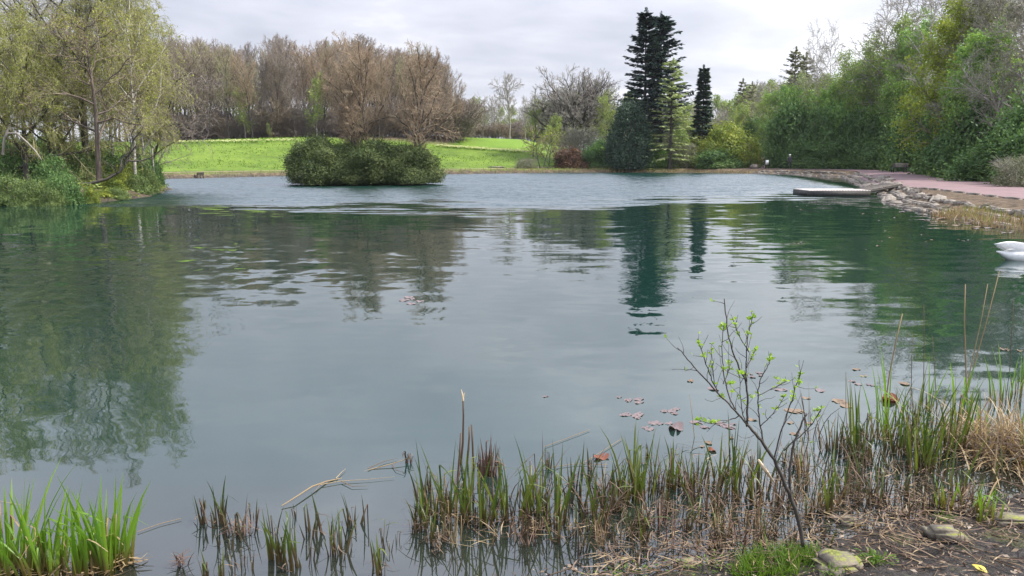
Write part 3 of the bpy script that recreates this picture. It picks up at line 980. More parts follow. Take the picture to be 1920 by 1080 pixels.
# the big spreading oak
oak = bare_tree(67, 7.6, 0.50, ((34, 0.26, 50, lambda T: 1.02 - 0.22 * T), (10, 0.2, 40, 0.46), (8, 0.2, 38, 0.48), (5, 0.2, 40, 0.5)), ups=(0.07, 0.06, 0.03, 0.01), rmins=(0.07, 0.04, 0.028, 0.020), bark='bark_dark', twig='twig_grey',
                name='oak_tree', label='big bare spreading oak with a rounded crown at the right end of the grass bank', twob=0.13, tip=0.4, tks=6, bark_lv=2, lsd0=0.07, wob=0.03)
loc, h = hgt(1078, 112, 120)
hz = max(v.co.z for c_ in KIDS[oak.name] for v in c_.data.vertices)
oak.location = loc; oak.scale = (h / hz * 1.02,) * 2 + (h / hz,)
k = Kind(bare_tree(62, 9, 0.12, ((14, 0.2, 45, 0.42), (8, 0.2, 45, 0.45), (7, 0.2, 45, 0.5)), rmins=(0.04, 0.03, 0.022), bark='bark_dark', twig='twig_olive', name='budding_tree', leaf='leaf_olive', nleaf=3500, lsz=(0.2, 0.12), lspread=0.2), 9)
for px, ty, D, wf, lb in ((1000, 185, 122, 0.8, 'olive budding tree in front of the left side of the big oak'), (1150, 178, 114, 0.6, 'olive budding tree filling the gap between oak and twin dark conifers'), (1030, 215, 112, 0.7, 'lower olive budding tree under the left limbs of the oak'), (1152, 222, 110, 0.8, 'low grey-green tree just left of the dark conifers'), (1280, 205, 112, 0.9, 'olive twiggy tree between the twin conifers and the narrow spruce'), (1300, 240, 109, 1.1, 'low twiggy tree at the left foot of the narrow spruce')):
    loc, h = hgt(px, ty, D)
    k.put(loc, h, wf, RNG.uniform(0, 6), lb, None, 'tree')
lt = bare_tree(63, 4, 0.06, ((9, 0.25, 50, 0.5), (7, 0.2, 45, 0.5), (6, 0.2, 45, 0.5)), rmins=(0.025, 0.018, 0.014), bark='bark_dark', twig='twig_brown', name='small_tree', leaf='leaf_lime', nleaf=900, lsz=(0.13, 0.09), lspread=0.1, trunks=2, spread=0.3,
               label='small dark-stemmed tree with lime green new leaves on the grass below the oak')
loc, h = hgt(1017, 236, 104); lt.location = loc; lt.scale = (h / 4,) * 3

# conifers
c1 = conifer(71, 'dark_conifer', 'taller left one of the twin dark conifers behind the far path', 21, 3.3, 'needle_dark', nwh=42, per=7, t0=0.12, droop=0.12, pw=0.62, spray=0.62, gap=0.04, irregular=0.24, nspr=44)
loc, h = hgt(1214, 12, 108); c1.location = loc; c1.scale = (h / 21,) * 3
c2 = conifer(72, 'dark_conifer', 'right one of the twin dark conifers, slightly shorter with long boughs to the right', 20, 3.0, 'needle_dark', nwh=38, per=7, t0=0.25, droop=0.12, pw=0.62, spray=0.62, gap=0.05, irregular=0.26, side=(0.0, 0.28), nspr=44)
loc, h = hgt(1246, 20, 110); c2.location = loc; c2.scale = (h / 20,) * 3
c3 = conifer(73, 'narrow_spruce', 'narrow dark spruce standing alone right of the twin conifers', 12, 1.3, 'needle_mid', nwh=42, per=8, t0=0.05, droop=0.17, pw=1.0, spray=0.55, irregular=0.2, nspr=26)
loc, h = hgt(1322, 118, 108); c3.location = loc; c3.scale = (h / 12,) * 3
c4 = conifer(74, 'pale_larch', 'pale yellow-green larch with drooping boughs in front of the twin dark conifers', 14, 2.4, 'needle_pale', bark='bark_dark', nwh=26, per=6, t0=0.12, droop=0.17, pw=0.5, spray=0.42, gap=0.2, irregular=0.3, nspr=24)
loc, h = hgt(1262, 106, 103); c4.location = loc; c4.scale = (h / 14,) * 3
yw = shrub(75, 'yew_tree', 'dark round-topped yew at the left foot of the twin conifers', 'tree', (3.2, 2.6, 8.5), 14000, 'needle_mid', 0.34, 0.15, 26, 'bark_dark')
loc, h = hgt(1178, 190, 104); yw.location = loc; yw.scale = (h / 9.0,) * 3

# ------------------------------------------------------------------ shrubs behind the far path
SH = {}
SH['laurel'] = Kind(shrub(81, 'laurel_shrub', None, 'shrub', (2.2, 2.0, 3.6), 13000, 'leaf_laurel', 0.24, 0.12, 16), 3.8)
SH['laurel2'] = Kind(shrub(82, 'laurel_shrub', None, 'shrub', (2.4, 2.0, 4.2), 13000, 'leaf_laurel', 0.26, 0.13, 20), 4.4)
SH['mid'] = Kind(shrub(83, 'green_shrub', None, 'shrub', (2.0, 1.8, 3.2), 9000, 'leaf_mid', 0.2, 0.11, 16), 3.4)
SH['olive'] = Kind(shrub(84, 'twiggy_shrub', None, 'shrub', (2.0, 1.8, 3.2), 6500, 'leaf_olive', 0.18, 0.09, 18, twigs='twig_grey'), 3.4)
SH['grey'] = Kind(shrub(85, 'twiggy_shrub', None, 'shrub', (2.2, 2.0, 3.6), 6000, 'leaf_grey', 0.17, 0.06, 18, twigs='twig_grey'), 3.8)
SH['hedge'] = Kind(shrub(86, 'hedge_shrub', None, 'shrub', (2.6, 2.2, 3.6), 15000, 'leaf_hedge', 0.2, 0.11, 22, boxy=0.5), 3.8)
SH['copper'] = Kind(shrub(87, 'copper_shrub', None, 'shrub', (2.2, 1.8, 2.8), 7000, 'leaf_copper', 0.2, 0.11, 14, twigs='twig_purple'), 3.0)


def put_shrub(kind, px, ty, D, wpx, lb, grp=None, rz=None, dz=1.0, sink=0.1):
    """shrub centred on photo column px, reaching row ty, wpx photo pixels wide, standing at distance D"""
    k = SH[kind]
    p = at(px, ty, D); z = gz(p[0], D)
    h = (p[2] - z) * 1.07
    w0 = 2 * k.root.get('_rx', 2.2)
    wf = 1.22 * (wpx / FPX * D) / 4.6 / (h / k.h)
    return k.put((p[0], D, z - sink), h, wf, RNG.uniform(0, 6.28) if rz is None else rz, lb, grp, 'shrub', dz=1.0 if wf < 1.6 else 0.75)


for a in (('copper', 1070, 276, 105, 62, 'reddish copper shrub with orange top at the left end of the far shrubbery'),
          ('laurel', 1112, 282, 106, 60, 'dark green shrub right of the copper shrub on the far shore'),
          ('grey', 1088, 238, 112, 84, 'dark twiggy bush under the trunk of the big oak'),
          ('mid', 1130, 262, 108, 70, 'mid green shrub between the oak and the yew'),
          ('laurel2', 1165, 290, 105, 66, 'dark shrub left of the far white-topped bench'),
          ('laurel', 1215, 288, 106, 64, 'dark shrub directly behind the far white-topped bench'),
          ('mid', 1246, 278, 106, 56, 'brighter green shrub right of the far white-topped bench'),
          ('grey', 1284, 268, 106, 70, 'grey twiggy shrub below the narrow spruce'),
          ('olive', 1268, 236, 107, 62, 'grey-olive twiggy shrub below the pale larch'),
          ('laurel2', 1210, 240, 108, 66, 'dark tall shrub between the trunks of the twin conifers and the yew'),
          ('hedge', 1316, 262, 106, 70, 'left rounded hedge bush with golden tips behind the spiky plant'),
          ('hedge', 1352, 236, 108, 92, 'tallest rounded hedge bush with lime golden top left of the far side path'),
          ('hedge', 1392, 252, 106, 54, 'clipped right end of the golden hedge beside the far side path'),
          ('laurel', 1345, 282, 103, 80, 'dark lower hedge front below the golden hedge bush'),
          ('grey', 985, 296, 104, 60, 'low brown scrub on the grass at the right foot of the bank')):
    put_shrub(*a)

# ------------------------------------------------------------------ right-hand hedge and trees
for a in (('laurel', 1404, 234, 121, 40, 'dark shrub at the back of the far side path, left of the notice'),
          ('laurel2', 1466, 222, 114, 44, 'dark shrub right above the white notice on the far path'),
          ('laurel', 1432, 225, 140, 70, 'dark shrub closing the far end of the side path'), ('laurel2', 1450, 235, 146, 70, 'dark shrub at the far end of the side path, behind the notice'),
          ('laurel', 1486, 196, 104, 84, 'tall dark evergreen behind the walking person'),
          ('laurel2', 1530, 205, 103, 80, 'dark evergreen hedge bush right of the walking person'),
          ('mid', 1572, 192, 103, 86, 'mid green hedge bush in the middle of the evergreen hedge across the path'),
          ('laurel', 1612, 214, 100, 84, 'dark evergreen hedge bush left of the dark bench'),
          ('laurel2', 1656, 206, 98, 86, 'tall evergreen hedge bush behind the dark bench'),
          ('laurel', 1696, 204, 94, 70, 'dark evergreen hedge bush right of the dark bench'),
          ('laurel2', 1510, 270, 100.5, 80, 'low clipped front of the hedge behind the person'),
          ('laurel', 1580, 266, 99, 90, 'low clipped front of the hedge in the middle of the far path'),
          ('laurel2', 1645, 262, 95, 90, 'low clipped front of the hedge just left of the dark bench'),
          ('olive', 1738, 250, 82, 60, 'olive ivy-hung bush at the corner of the red path'),
          ('laurel2', 1728, 190, 84, 90, 'tall dark laurel at the corner above the red path'),
          ('laurel', 1785, 196, 70, 120, 'tall dark laurel over the red path, left of the near laurels'),
          ('laurel2', 1800, 270, 60, 92, 'round dark laurel low beside the red path'),
          ('laurel', 1858, 180, 60, 150, 'tall dark laurel mass over the red path below the ivy tree'),
          ('laurel2', 1870, 268, 52, 110, 'low dark laurel spilling on to the red path'),
          ('laurel', 1935, 200, 52, 150, 'tall dark laurel at the right edge of the view'),
          ('grey', 1915, 290, 43, 86, 'brownish twiggy bush at the right edge of the red path'),
          ('mid', 1775, 300, 64, 70, 'small mid green bush at the foot of the laurels on the red path'),
          ('laurel', 1930, 250, 46, 100, 'dark laurel behind the brownish twiggy bush'),
          ('laurel2', 2010, 150, 50, 170, 'tall dark laurel just beyond the right edge'),
          ):
    put_shrub(*a)

budr = Kind(bare_tree(91, 13, 0.16, ((18, 0.15, 45, 0.42), (8, 0.2, 45, 0.46), (7, 0.2, 45, 0.5)), rmins=(0.045, 0.03, 0.022), bark='bark_grey', twig='twig_olive', name='budding_tree', leaf='leaf_olive', nleaf=11000, lsz=(0.2, 0.12), lspread=0.22), 13)
budg = Kind(bare_tree(92, 13, 0.18, ((18, 0.15, 48, 0.42), (8, 0.2, 45, 0.46), (7, 0.2, 45, 0.5)), rmins=(0.045, 0.03, 0.022), bark='bark_grey', twig='twig_olive', name='leafy_tree', leaf='leaf_mid', nleaf=15000, lsz=(0.22, 0.13), lspread=0.26), 13)
for kd, px, ty, D, wf, lb in ((budr, 1400, 205, 122, 1.0, 'olive budding tree behind the golden hedge'), (budr, 1440, 190, 120, 1.1, 'olive budding tree above the far side path'),
                              (budg, 1470, 165, 116, 1.1, 'green budding tree behind the evergreen hedge, below the brown conifer'), (budr, 1525, 160, 114, 1.1, 'olive tree behind the hedge, below the thin birches'),
                              (budg, 1600, 160, 110, 1.1, 'green budding tree behind the middle of the evergreen hedge'), (budg, 1650, 150, 105, 1.1, 'green budding tree behind the dark bench'),
                              (budg, 1690, 125, 98, 1.1, 'tall green budding tree at the corner of the hedge'), (budg, 1720, 140, 92, 1.1, 'leafy yellowish tree over the corner of the red path'),
                              (budr, 1560, 190, 108, 1.2, 'low olive tree right behind the evergreen hedge'), (budr, 1640, 185, 104, 1.2, 'low olive tree right behind the hedge near the bench'),
                              (budr, 1615, 118, 106, 1.0, 'taller grey-olive tree behind the thin birches'), (budg, 1668, 104, 101, 1.0, 'taller green budding tree left of the corner birches'), (budr, 1712, 62, 97, 1.0, 'tall olive tree among the corner birches'), (budg, 1745, 44, 92, 0.9, 'tall leafy tree just left of the lime green tree'), (budg, 1545, 172, 109, 1.1, 'green budding tree low between the brown conifer and the thin birches'), (budg, 1770, 150, 80, 1.0, 'leafy green tree rising left of the lime ivy tree')):
    loc, h = hgt(px, ty, D)
    kd.put(loc, h, wf, RNG.uniform(0, 6.28), lb, None, 'tree')
br = conifer(93, 'brown_conifer', 'brownish conifer standing above the hedge on the right', 15, 2.6, 'leaf_grey', bark='bark_brown', nwh=30, per=6, t0=0.2, droop=0.06, pw=0.7, spray=0.5, gap=0.15, irregular=0.25, nspr=14)
loc, h = hgt(1492, 84, 118); br.location = loc; br.scale = (h / 15,) * 3
bk = Kind(conifer(94, 'distant_conifer', None, 13, 2.2, 'leaf_grey', bark='bark_brown', nwh=24, per=5, t0=0.2, droop=0.06, pw=0.7, spray=0.6, gap=0.15, irregular=0.25, nspr=10), 13)
for px, ty, D, lb in ((1395, 145, 165, 'small grey conifer on the skyline above the golden hedge'), (1412, 150, 172, 'second small grey conifer on the skyline right of the golden hedge'), (1515, 95, 124, 'brown conifer close behind the tallest brownish conifer')):
    loc, h = hgt(px, ty, D); bk.put(loc, h, 0.9, RNG.uniform(0, 6), lb, None, 'tree')
birch = Kind(bare_tree(95, 15, 0.14, ((22, 0.25, 32, 0.34), (9, 0.15, 38, 0.45), (7, 0.15, 40, 0.5)), ups=(0.04, -0.03, -0.08), rmins=(0.035, 0.022, 0.016), bark='bark_birch', twig='twig_grey', name='bare_birch', wob=0.03), 15)
for px, ty, D, wf, lb in ((1545, 72, 112, 0.75, 'left one of two thin bare birches above the hedge'), (1574, 68, 110, 0.75, 'right one of two thin bare birches above the hedge'), (1622, 112, 108, 0.9, 'lower bare birch right of the two thin birches'),
                          (1688, 22, 101, 1.0, 'bare birch left of the tall top-right birches'), (1722, -30, 96, 1.0, 'tall bare birch reaching the top edge on the right'), (1762, -60, 90, 0.9, 'second tall bare birch reaching the top edge behind the lime tree'),
                          (1660, 90, 106, 1.0, 'lower bare birch behind the olive tree at the hedge corner')):
    loc, h = hgt(px, ty, D); birch.put(loc, h, wf, RNG.uniform(0, 6.28), lb, None, 'tree')
# big lime / ivy tree and twiggy giants top right
lime = bare_tree(96, 14, 0.26, ((20, 0.12, 50, 0.46), (9, 0.15, 45, 0.46), (8, 0.15, 45, 0.5)), rmins=(0.05, 0.03, 0.02), bark='bark_grey', twig='twig_olive', name='lime_green_tree', leaf='leaf_lime', nleaf=26000, lsz=(0.22, 0.14), lspread=0.28,
                 label='big tree with fresh lime green leaves over the red path on the right')
loc, h = hgt(1795, 40, 68); lime.location = loc; lime.scale = (h / 13.5 * 1.0,) * 2 + (h / 13.5,)
ivt = bare_tree(97, 13, 0.26, ((22, 0.08, 50, 0.44), (9, 0.15, 45, 0.46), (8, 0.15, 45, 0.5)), rmins=(0.05, 0.03, 0.02), bark='bark_grey', twig='twig_olive', name='leafy_tree', leaf='leaf_mid', nleaf=26000, lsz=(0.24, 0.15), lspread=0.28,
                label='dense green leafy tree below the top right corner')
loc, h = hgt(1850, 90, 62); ivt.location = loc; ivt.scale = (h / 12.5 * 1.0,) * 2 + (h / 12.5,)
tg = Kind(bare_tree(98, 15, 0.28, ((20, 0.12, 50, 0.46), (9, 0.15, 45, 0.46), (9, 0.15, 45, 0.5), (5, 0.2, 40, 0.5)), ups=(0.06, 0.02, -0.03, -0.05), rmins=(0.05, 0.03, 0.018, 0.012), bark='bark_grey', twig='twig_grey', name='twiggy_tree', leaf='leaf_grey', nleaf=16000, lsz=(0.13, 0.07), lspread=0.15), 15)
for px, ty, D, wf, lb in ((1880, -40, 66, 1.0, 'grey twiggy tree filling the top right corner'), (1950, -30, 56, 1.0, 'grey twiggy tree cut by the right edge of the view'), (1830, -20, 78, 0.9, 'grey twiggy tree behind the lime green tree')):
    loc, h = hgt(px, ty, D); tg.put(loc, h, wf, RNG.uniform(0, 6.28), lb, None, 'tree')

# ------------------------------------------------------------------ the islet
for kd, px, ty, D, wpx, lb in (('rh', 600, 250, 60.2, 128, 'left rounded rhododendron bush on the islet'), ('rh', 646, 260, 60.9, 110, 'rhododendron bush in the middle back of the islet'), ('rh', 708, 257, 60.2, 126, 'rhododendron bush below the two bare trees on the islet'), ('rh', 764, 263, 60.2, 108, 'right rounded rhododendron bush on the islet'), ('rh', 672, 288, 59.2, 110, 'low rhododendron bush on the front of the islet')):
    if 'rh' not in SH:
        SH['rh'] = Kind(shrub(101, 'rhododendron_bush', None, 'bush', (2.3, 2.0, 3.4), 42000, 'leaf_rhodo', 0.125, 0.055, 40, zb=0.05, lumpr=(0.2, 0.42)), 3.55)
        SH['rh2'] = Kind(shrub(102, 'rhododendron_bush', None, 'bush', (2.4, 2.0, 3.2), 42000, 'leaf_rhodo', 0.125, 0.055, 40, zb=0.05, lumpr=(0.2, 0.42)), 3.35)
    o = put_shrub('rh' if px in (600, 708) else 'rh2', px, ty, D, wpx, lb, sink=0.35)
    o['category'] = 'bush'
it = bare_tree(103, 9, 0.19, ((20, 0.22, 42, 0.42), (9, 0.15, 40, 0.46), (9, 0.15, 40, 0.5), (5, 0.2, 40, 0.5)), ups=(0.08, 0.04, 0.0, -0.02), rmins=(0.04, 0.022, 0.012, 0.009), bark='bark_dark', twig='twig_russet', name='russet_tree', wob=0.05, trunks=2, spread=0.22,
               label='left russet bare tree rising out of the islet bushes')
loc, h = hgt(668, 76, 61); it.location = loc; it.scale = (h / 9.3 * 0.86,) * 2 + (h / 9.3,)
it = bare_tree(104, 8.6, 0.17, ((22, 0.2, 48, 0.44), (9, 0.15, 40, 0.46), (9, 0.15, 40, 0.5), (5, 0.2, 40, 0.5)), ups=(0.07, 0.03, -0.01, -0.03), rmins=(0.04, 0.022, 0.012, 0.009), bark='bark_dark', twig='twig_russet', name='russet_tree', wob=0.04,
               label='right russet bare tree rising out of the islet bushes')
loc, h = hgt(782, 92, 61); it.location = loc; it.scale = (h / 8.6 * 0.86,) * 2 + (h / 8.6,)

# ------------------------------------------------------------------ the wooded spit on the left
big = bare_tree(111, 19, 0.34, ((22, 0.28, 55, 0.36), (9, 0.2, 45, 0.46), (8, 0.2, 42, 0.5), (4, 0.2, 40, 0.5)), ups=(0.05, 0.02, -0.02, -0.05), rmins=(0.05, 0.025, 0.014, 0.010), bark='bark_dark', twig='twig_grey', name='tall_tree', wob=0.03, leaf='leaf_spring', nleaf=8000,
                lsz=(0.10, 0.05), lspread=0.08, label='tall dark-trunked tree on the left spit reaching above the picture')
loc, h = hgt(120, -190, 45); big.location = loc; big.scale = (h / 18.5 * 0.8,) * 2 + (h / 18.5,)
bg2 = copy_tree(big)
loc, h = hgt(58, -170, 50); bg2.location = loc; bg2.scale = (h / 18.5 * 0.8,) * 2 + (h / 18.5,); bg2.rotation_euler = (0, 0, 2.1)
tag(bg2, 'second tall dark-trunked tree on the left spit, behind and left of the tallest', 'tree')
al = bare_tree(112, 12, 0.19, ((14, 0.28, 62, 0.40), (9, 0.2, 45, 0.5), (8, 0.2, 45, 0.5), (4, 0.2, 40, 0.5)), ups=(0.04, 0.02, -0.02, -0.04), rmins=(0.045, 0.022, 0.013, 0.010), bark='bark_red', twig='twig_brown', name='red_barked_tree', wob=0.05, leaf='leaf_spring', nleaf=5000,
               lsz=(0.10, 0.05), lspread=0.08, twob=0.22, label='reddish-trunked tree at the water side of the left spit')
loc, h = hgt(157, 10, 41); al.location = loc; al.scale = (h / 11.5,) * 3
wb = Kind(bare_tree(113, 14, 0.13, ((24, 0.22, 42, 0.34), (9, 0.15, 40, 0.5), (8, 0.15, 40, 0.6), (4, 0.2, 30, 0.9)), ups=(0.02, -0.08, -0.22, -0.4), rmins=(0.03, 0.016, 0.010, 0.008), bark='bark_birch', twig='twig_olive', name='weeping_birch', wob=0.035, leaf='leaf_spring', nleaf=15000,
                  lsz=(0.10, 0.055), lspread=0.05, droop=0.6, leaf_lv=-1), 13.5)
for px, ty, D, wf, rz, lb in ((218, -120, 44, 0.75, 0.3, 'white-stemmed birch with pale yellow-green catkins on the left spit'), (248, -20, 48, 0.8, 2.0, 'weeping birch at the right tip of the left spit, yellow-green to the water'), (272, 95, 50, 0.7, 4.0, 'shorter yellow-green birch at the very tip of the left spit'),
                              (185, -10, 52, 0.8, 5.0, 'birch behind the red-barked tree on the left spit')):
    loc, h = hgt(px, ty, D); wb.put(loc, h, wf, rz, lb, None, 'tree')
wl = Kind(bare_tree(114, 12, 0.26, ((20, 0.15, 60, 0.46), (9, 0.2, 45, 0.5), (9, 0.15, 40, 0.55), (4, 0.2, 30, 0.8)), ups=(0.02, -0.06, -0.2, -0.35), rmins=(0.04, 0.02, 0.011, 0.008), bark='bark_dark', twig='twig_olive', name='willow_tree', wob=0.06, leaf='leaf_willow', nleaf=28000,
                    lsz=(0.13, 0.05), lspread=0.09, droop=0.8), 11.5)
for px, ty, D, wf, rz, lb in ((22, 50, 41, 0.85, 0.0, 'leafy drooping willow at the left edge of the view'), (75, 120, 43, 0.75, 2.5, 'lower drooping willow between the left edge and the tall dark trunk'), (-60, -130, 44, 0.9, 4.1, 'drooping willow cut by the left edge of the view')):
    loc, h = hgt(px, ty, D); wl.put(loc, h, wf, rz, lb, None, 'tree')
ln = bare_tree(115, 8, 0.10, ((16, 0.15, 55, 0.5), (9, 0.2, 45, 0.5), (8, 0.2, 45, 0.5), (4, 0.2, 40, 0.5)), ups=(0.03, 0.01, -0.02, -0.04), rmins=(0.03, 0.016, 0.010, 0.008), bark='bark_dark', twig='twig_purple', name='leaning_tree', lean=(0.75, 0.0), wob=0.07, twob=0.2,
               label='bare dark leaning tree reaching from the tip of the spit over the water')
loc, h = hgt(248, 120, 51); ln.location = loc; ln.scale = (1.05,) * 3
SH['sg'] = Kind(shrub(116, 'bank_shrub', None, 'shrub', (1.6, 1.4, 1.8), 9000, 'leaf_bank', 0.13, 0.07, 18), 1.9)
SH['sd'] = Kind(shrub(117, 'bank_shrub', None, 'shrub', (1.6, 1.4, 2.0), 9000, 'leaf_laurel', 0.16, 0.08, 18), 2.1)
SH['sy'] = Kind(shrub(118, 'bank_shrub', None, 'shrub', (1.5, 1.3, 1.6), 7000, 'leaf_hedge', 0.12, 0.07, 16), 1.7)
for a in (('sg', 18, 330, 35.6, 110, 'grey-green shrub on the bank at the left edge'), ('sg', 66, 336, 35.5, 84, 'low grey-green shrub second from the left edge, by the water'), ('sd', 118, 326, 35.7, 84, 'rounded green shrub at the water in front of the tall dark trunk'),
          ('sg', 40, 350, 35.0, 70, 'small pale shrub overhanging the water near the left edge'), ('sg', 96, 350, 35.1, 60, 'small pale shrub overhanging the water below the tall dark trunk'),
          ('sd', 92, 290, 40, 90, 'dark shrub behind the bank between the willow and the tall trunk'), ('sy', 168, 346, 37, 50, 'small mossy yellow shrub low at the water below the red-barked tree'), ('sd', 195, 278, 46, 100, 'dark laurel behind the red-barked tree'),
          ('sy', 232, 302, 44, 76, 'yellow-green shrub near the tip of the spit'), ('sd', 270, 290, 47.5, 52, 'dark ivy-like shrub at the tip of the spit'), ('sy', 205, 330, 40.3, 80, 'yellow-green shrub on the bank right of the fallen branch'), ('sg', 150, 286, 43, 84, 'mid green shrub behind the red trunk'),
          ('sd', 30, 285, 42, 100, 'dark shrub under the willow at the left edge'), ('sg', 256, 326, 43.3, 66, 'green shrub hanging over the water at the spit tip'), ('sd', -20, 300, 40, 90, 'dark shrub under the willow at the far left'), ('sd', 60, 258, 48, 130, 'dark undergrowth shrub behind the willow trunks'),
          ('sy', 190, 352, 38.6, 50, 'mossy yellow-green shrub on the low bank under the dark branch'), ('sg', 215, 350, 39.4, 56, 'green shrub hanging to the water right of the dark branch'), ('sd', 285, 292, 50.5, 50, 'dark shrub round the birch stems at the tip'), ('sg', 278, 318, 46.2, 44, 'last small green shrub at the very tip of the spit'), ('sd', 240, 280, 51, 90, 'dark laurel at the back of the spit tip'), ('sd', 130, 270, 52, 120, 'dark laurel behind the tall dark trunk'), ('sd', 0, 250, 53, 150, 'dark laurel at the back of the spit by the left edge'),
          ('sd', -60, 255, 50, 150, 'dark laurel at the back of the spit just outside the left edge'), ('sg', 185, 262, 55, 110, 'mid green shrub at the back of the spit between the red-barked tree and the birch'), ('sg', 90, 256, 57, 130, 'mid green shrub at the back of the spit behind the willows')):
    put_shrub(*a)
# low mossy branch arching from the red-barked tree to the water
mb = MB()
pts = [(128, 345, 39.5), (165, 345, 39.5), (200, 336, 39.8), (225, 322, 40), (240, 300, 40.2), (247, 275, 40.5), (250, 255, 40.6)]
P = np.array([[at(*q) for q in pts]])
mb.tubes(P, np.array([[0.10, 0.085, 0.07, 0.055, 0.045, 0.035, 0.02]]), 7)
p2, r2, l2 = grow_level(RNG, P, np.full((1, 7), 0.07), np.array([4.0]), 9, 0.4, 1, 55, 10, 0.4, k=4, wob=0.2, up=0.05, rmin=0.015)
p3, r3, l3 = grow_level(RNG, p2, r2, l2, 7, 0.2, 1, 45, 10, 0.5, k=3, rmin=0.008)
mb.tubes(p2, r2, 4); mb.tubes(p3, r3, 3)
o = mb.build('fallen_branch', M['bark_dark'], None, True)
tag(o, 'low dark branch arching along the water below the red-barked tree', 'branch')
mb = MB()
P = np.array([[at(5, 290, 38), at(8, 262, 38), at(16, 250, 38), at(32, 250, 37.9), at(52, 268, 37.8), at(68, 285, 37.7), at(78, 300, 37.6)]])
mb.tubes(P, np.array([[0.06, 0.055, 0.05, 0.045, 0.04, 0.03, 0.02]]), 6)
P = np.array([[at(8, 262, 38), at(14, 245, 38), at(20, 236, 38)]])
mb.tubes(P, np.array([[0.06, 0.05, 0.03]]), 6)
o = mb.build('dead_branch', M['bark_grey'], None, True)
tag(o, 'pale crooked dead branch under the willow at the left edge', 'branch')

# ivy and low growth covering the ground of the spit
n = 30000
xx = RNG.uniform(-44, -18, n); yy = RNG.uniform(33.5, 62, n)
sdv = lake_sd(xx, yy); kp = (sdv > -0.1) & (sdv < 7); xx, yy = xx[kp], yy[kp]; n = len(xx)
mb = MB()
mb.leaves(np.stack([xx, yy, ground_z(xx, yy) + RNG.uniform(0.02, 0.3, n)], -1), norm(RNG.normal(0, 1, (n, 3)) * np.array([1, 1, 0.4])), UP + RNG.normal(0, 0.5, (n, 3)), 0.16 * RNG.uniform(0.6, 1.3, n), 0.10, RNG.integers(0, 2, n))
mb.mi = [np.concatenate(mb.mi)]
tag(mb.build('ground_ivy', [M['leaf_bank'], M['leaf_hedge']]), kind='stuff')

# ------------------------------------------------------------------ far shore and right shore details
FR = np.random.default_rng(77)


def rock_mesh(name, seed, mat, parent=None, sub=2, size=(1, 1, 1), rough=0.16, flat=0.25):
    import bmesh
    bm = bmesh.new()
    bmesh.ops.create_cube(bm, size=1.6)
    bmesh.ops.bevel(bm, geom=list(bm.edges), offset=0.28, segments=2, affect='EDGES')
    bmesh.ops.subdivide_edges(bm, edges=list(bm.edges), cuts=1, use_grid_fill=True)
    r = np.random.default_rng(seed)
    ph = r.uniform(0, 6.28, (3, 3)); fr = r.uniform(1.2, 3.0, (3, 3))
    for v in bm.verts:
        c = np.array(v.co)
        n = c / (np.linalg.norm(c) + 1e-6)
        d = sum(math.sin(fr[i] @ c + ph[i, 0]) for i in range(3)) / 3 + 0.45 * sum(math.sin(3.1 * fr[i] @ c + ph[i, 1]) for i in range(3)) / 3
        c = c + n * d * rough * 1.5 + r.normal(0, 0.03, 3)
        v.co = Vector(c * np.array(size))
    me = bpy.data.meshes.new(name)
    bm.to_mesh(me); bm.free()
    me.polygons.foreach_set('use_smooth', np.ones(len(me.polygons), bool))
    me.materials.append(mat)
    o = bpy.data.objects.new(name, me)
    COL.objects.link(o)
    if parent is not None:
        o.parent = parent
        KIDS.setdefault(parent.name, []).append(o)
    return o


def shore_pts(a, b, step):
    """points every `step` metres along the lake outline between outline vertices a..b"""
    pts = [LAKE[i % len(LAKE)] for i in range(a, b + 1)]
    out = []
    carry = 0.0
    for p, q in zip(pts[:-1], pts[1:]):
        L = np.linalg.norm(q - p); d = (q - p) / L
        s = carry
        while s < L:
            out.append((*(p + d * s), d[0], d[1])); s += step
        carry = s - L
    return out


i0 = int(np.argmin(np.hypot(*(LAKE - np.array((29, 95))).T)))
i1 = len(LAKE) + 0
stk = [Kind(rock_mesh('bank_stone', 200 + i, M['stone'], size=(0.55, 0.32, 0.15)), 1.0) for i in range(5)]
stones = shore_pts(i0, i1 - 1, 0.95) + shore_pts(len(LAKE) - 1, len(LAKE), 0.9)
cnt = 0
for (x_, y_, dx, dy) in stones:
    rows = 3 if y_ < 56 else (3 if y_ > 62 else 4)
    nx_, ny_ = dy, -dx
    if lake_sd(x_ + nx_ * 0.5, y_ + ny_ * 0.5)[0] < 0:
        nx_, ny_ = -nx_, -ny_
    for rw in range(rows):
        off = 0.1 + rw * 0.62 + FR.uniform(-0.1, 0.1)
        al = FR.uniform(-0.25, 0.25)
        X, Y = x_ + nx_ * off + dx * al, y_ + ny_ * off + dy * al
        if abs(Y - 48.3) < 1.0:
            continue
        o = stk[int(FR.integers(0, 5))].put((X, Y, gz(X, Y) - 0.03), FR.uniform(0.7, 1.2), 1.0, math.atan2(dy, dx) + FR.normal(0, 0.25),
                                            'rough beige stone set in the sloping stone bank along the red path', 'stones of the bank below the red path', 'stone')
        o.rotation_euler = (FR.normal(0, 0.12), FR.normal(0, 0.12), o.rotation_euler[2])
        cnt += 1
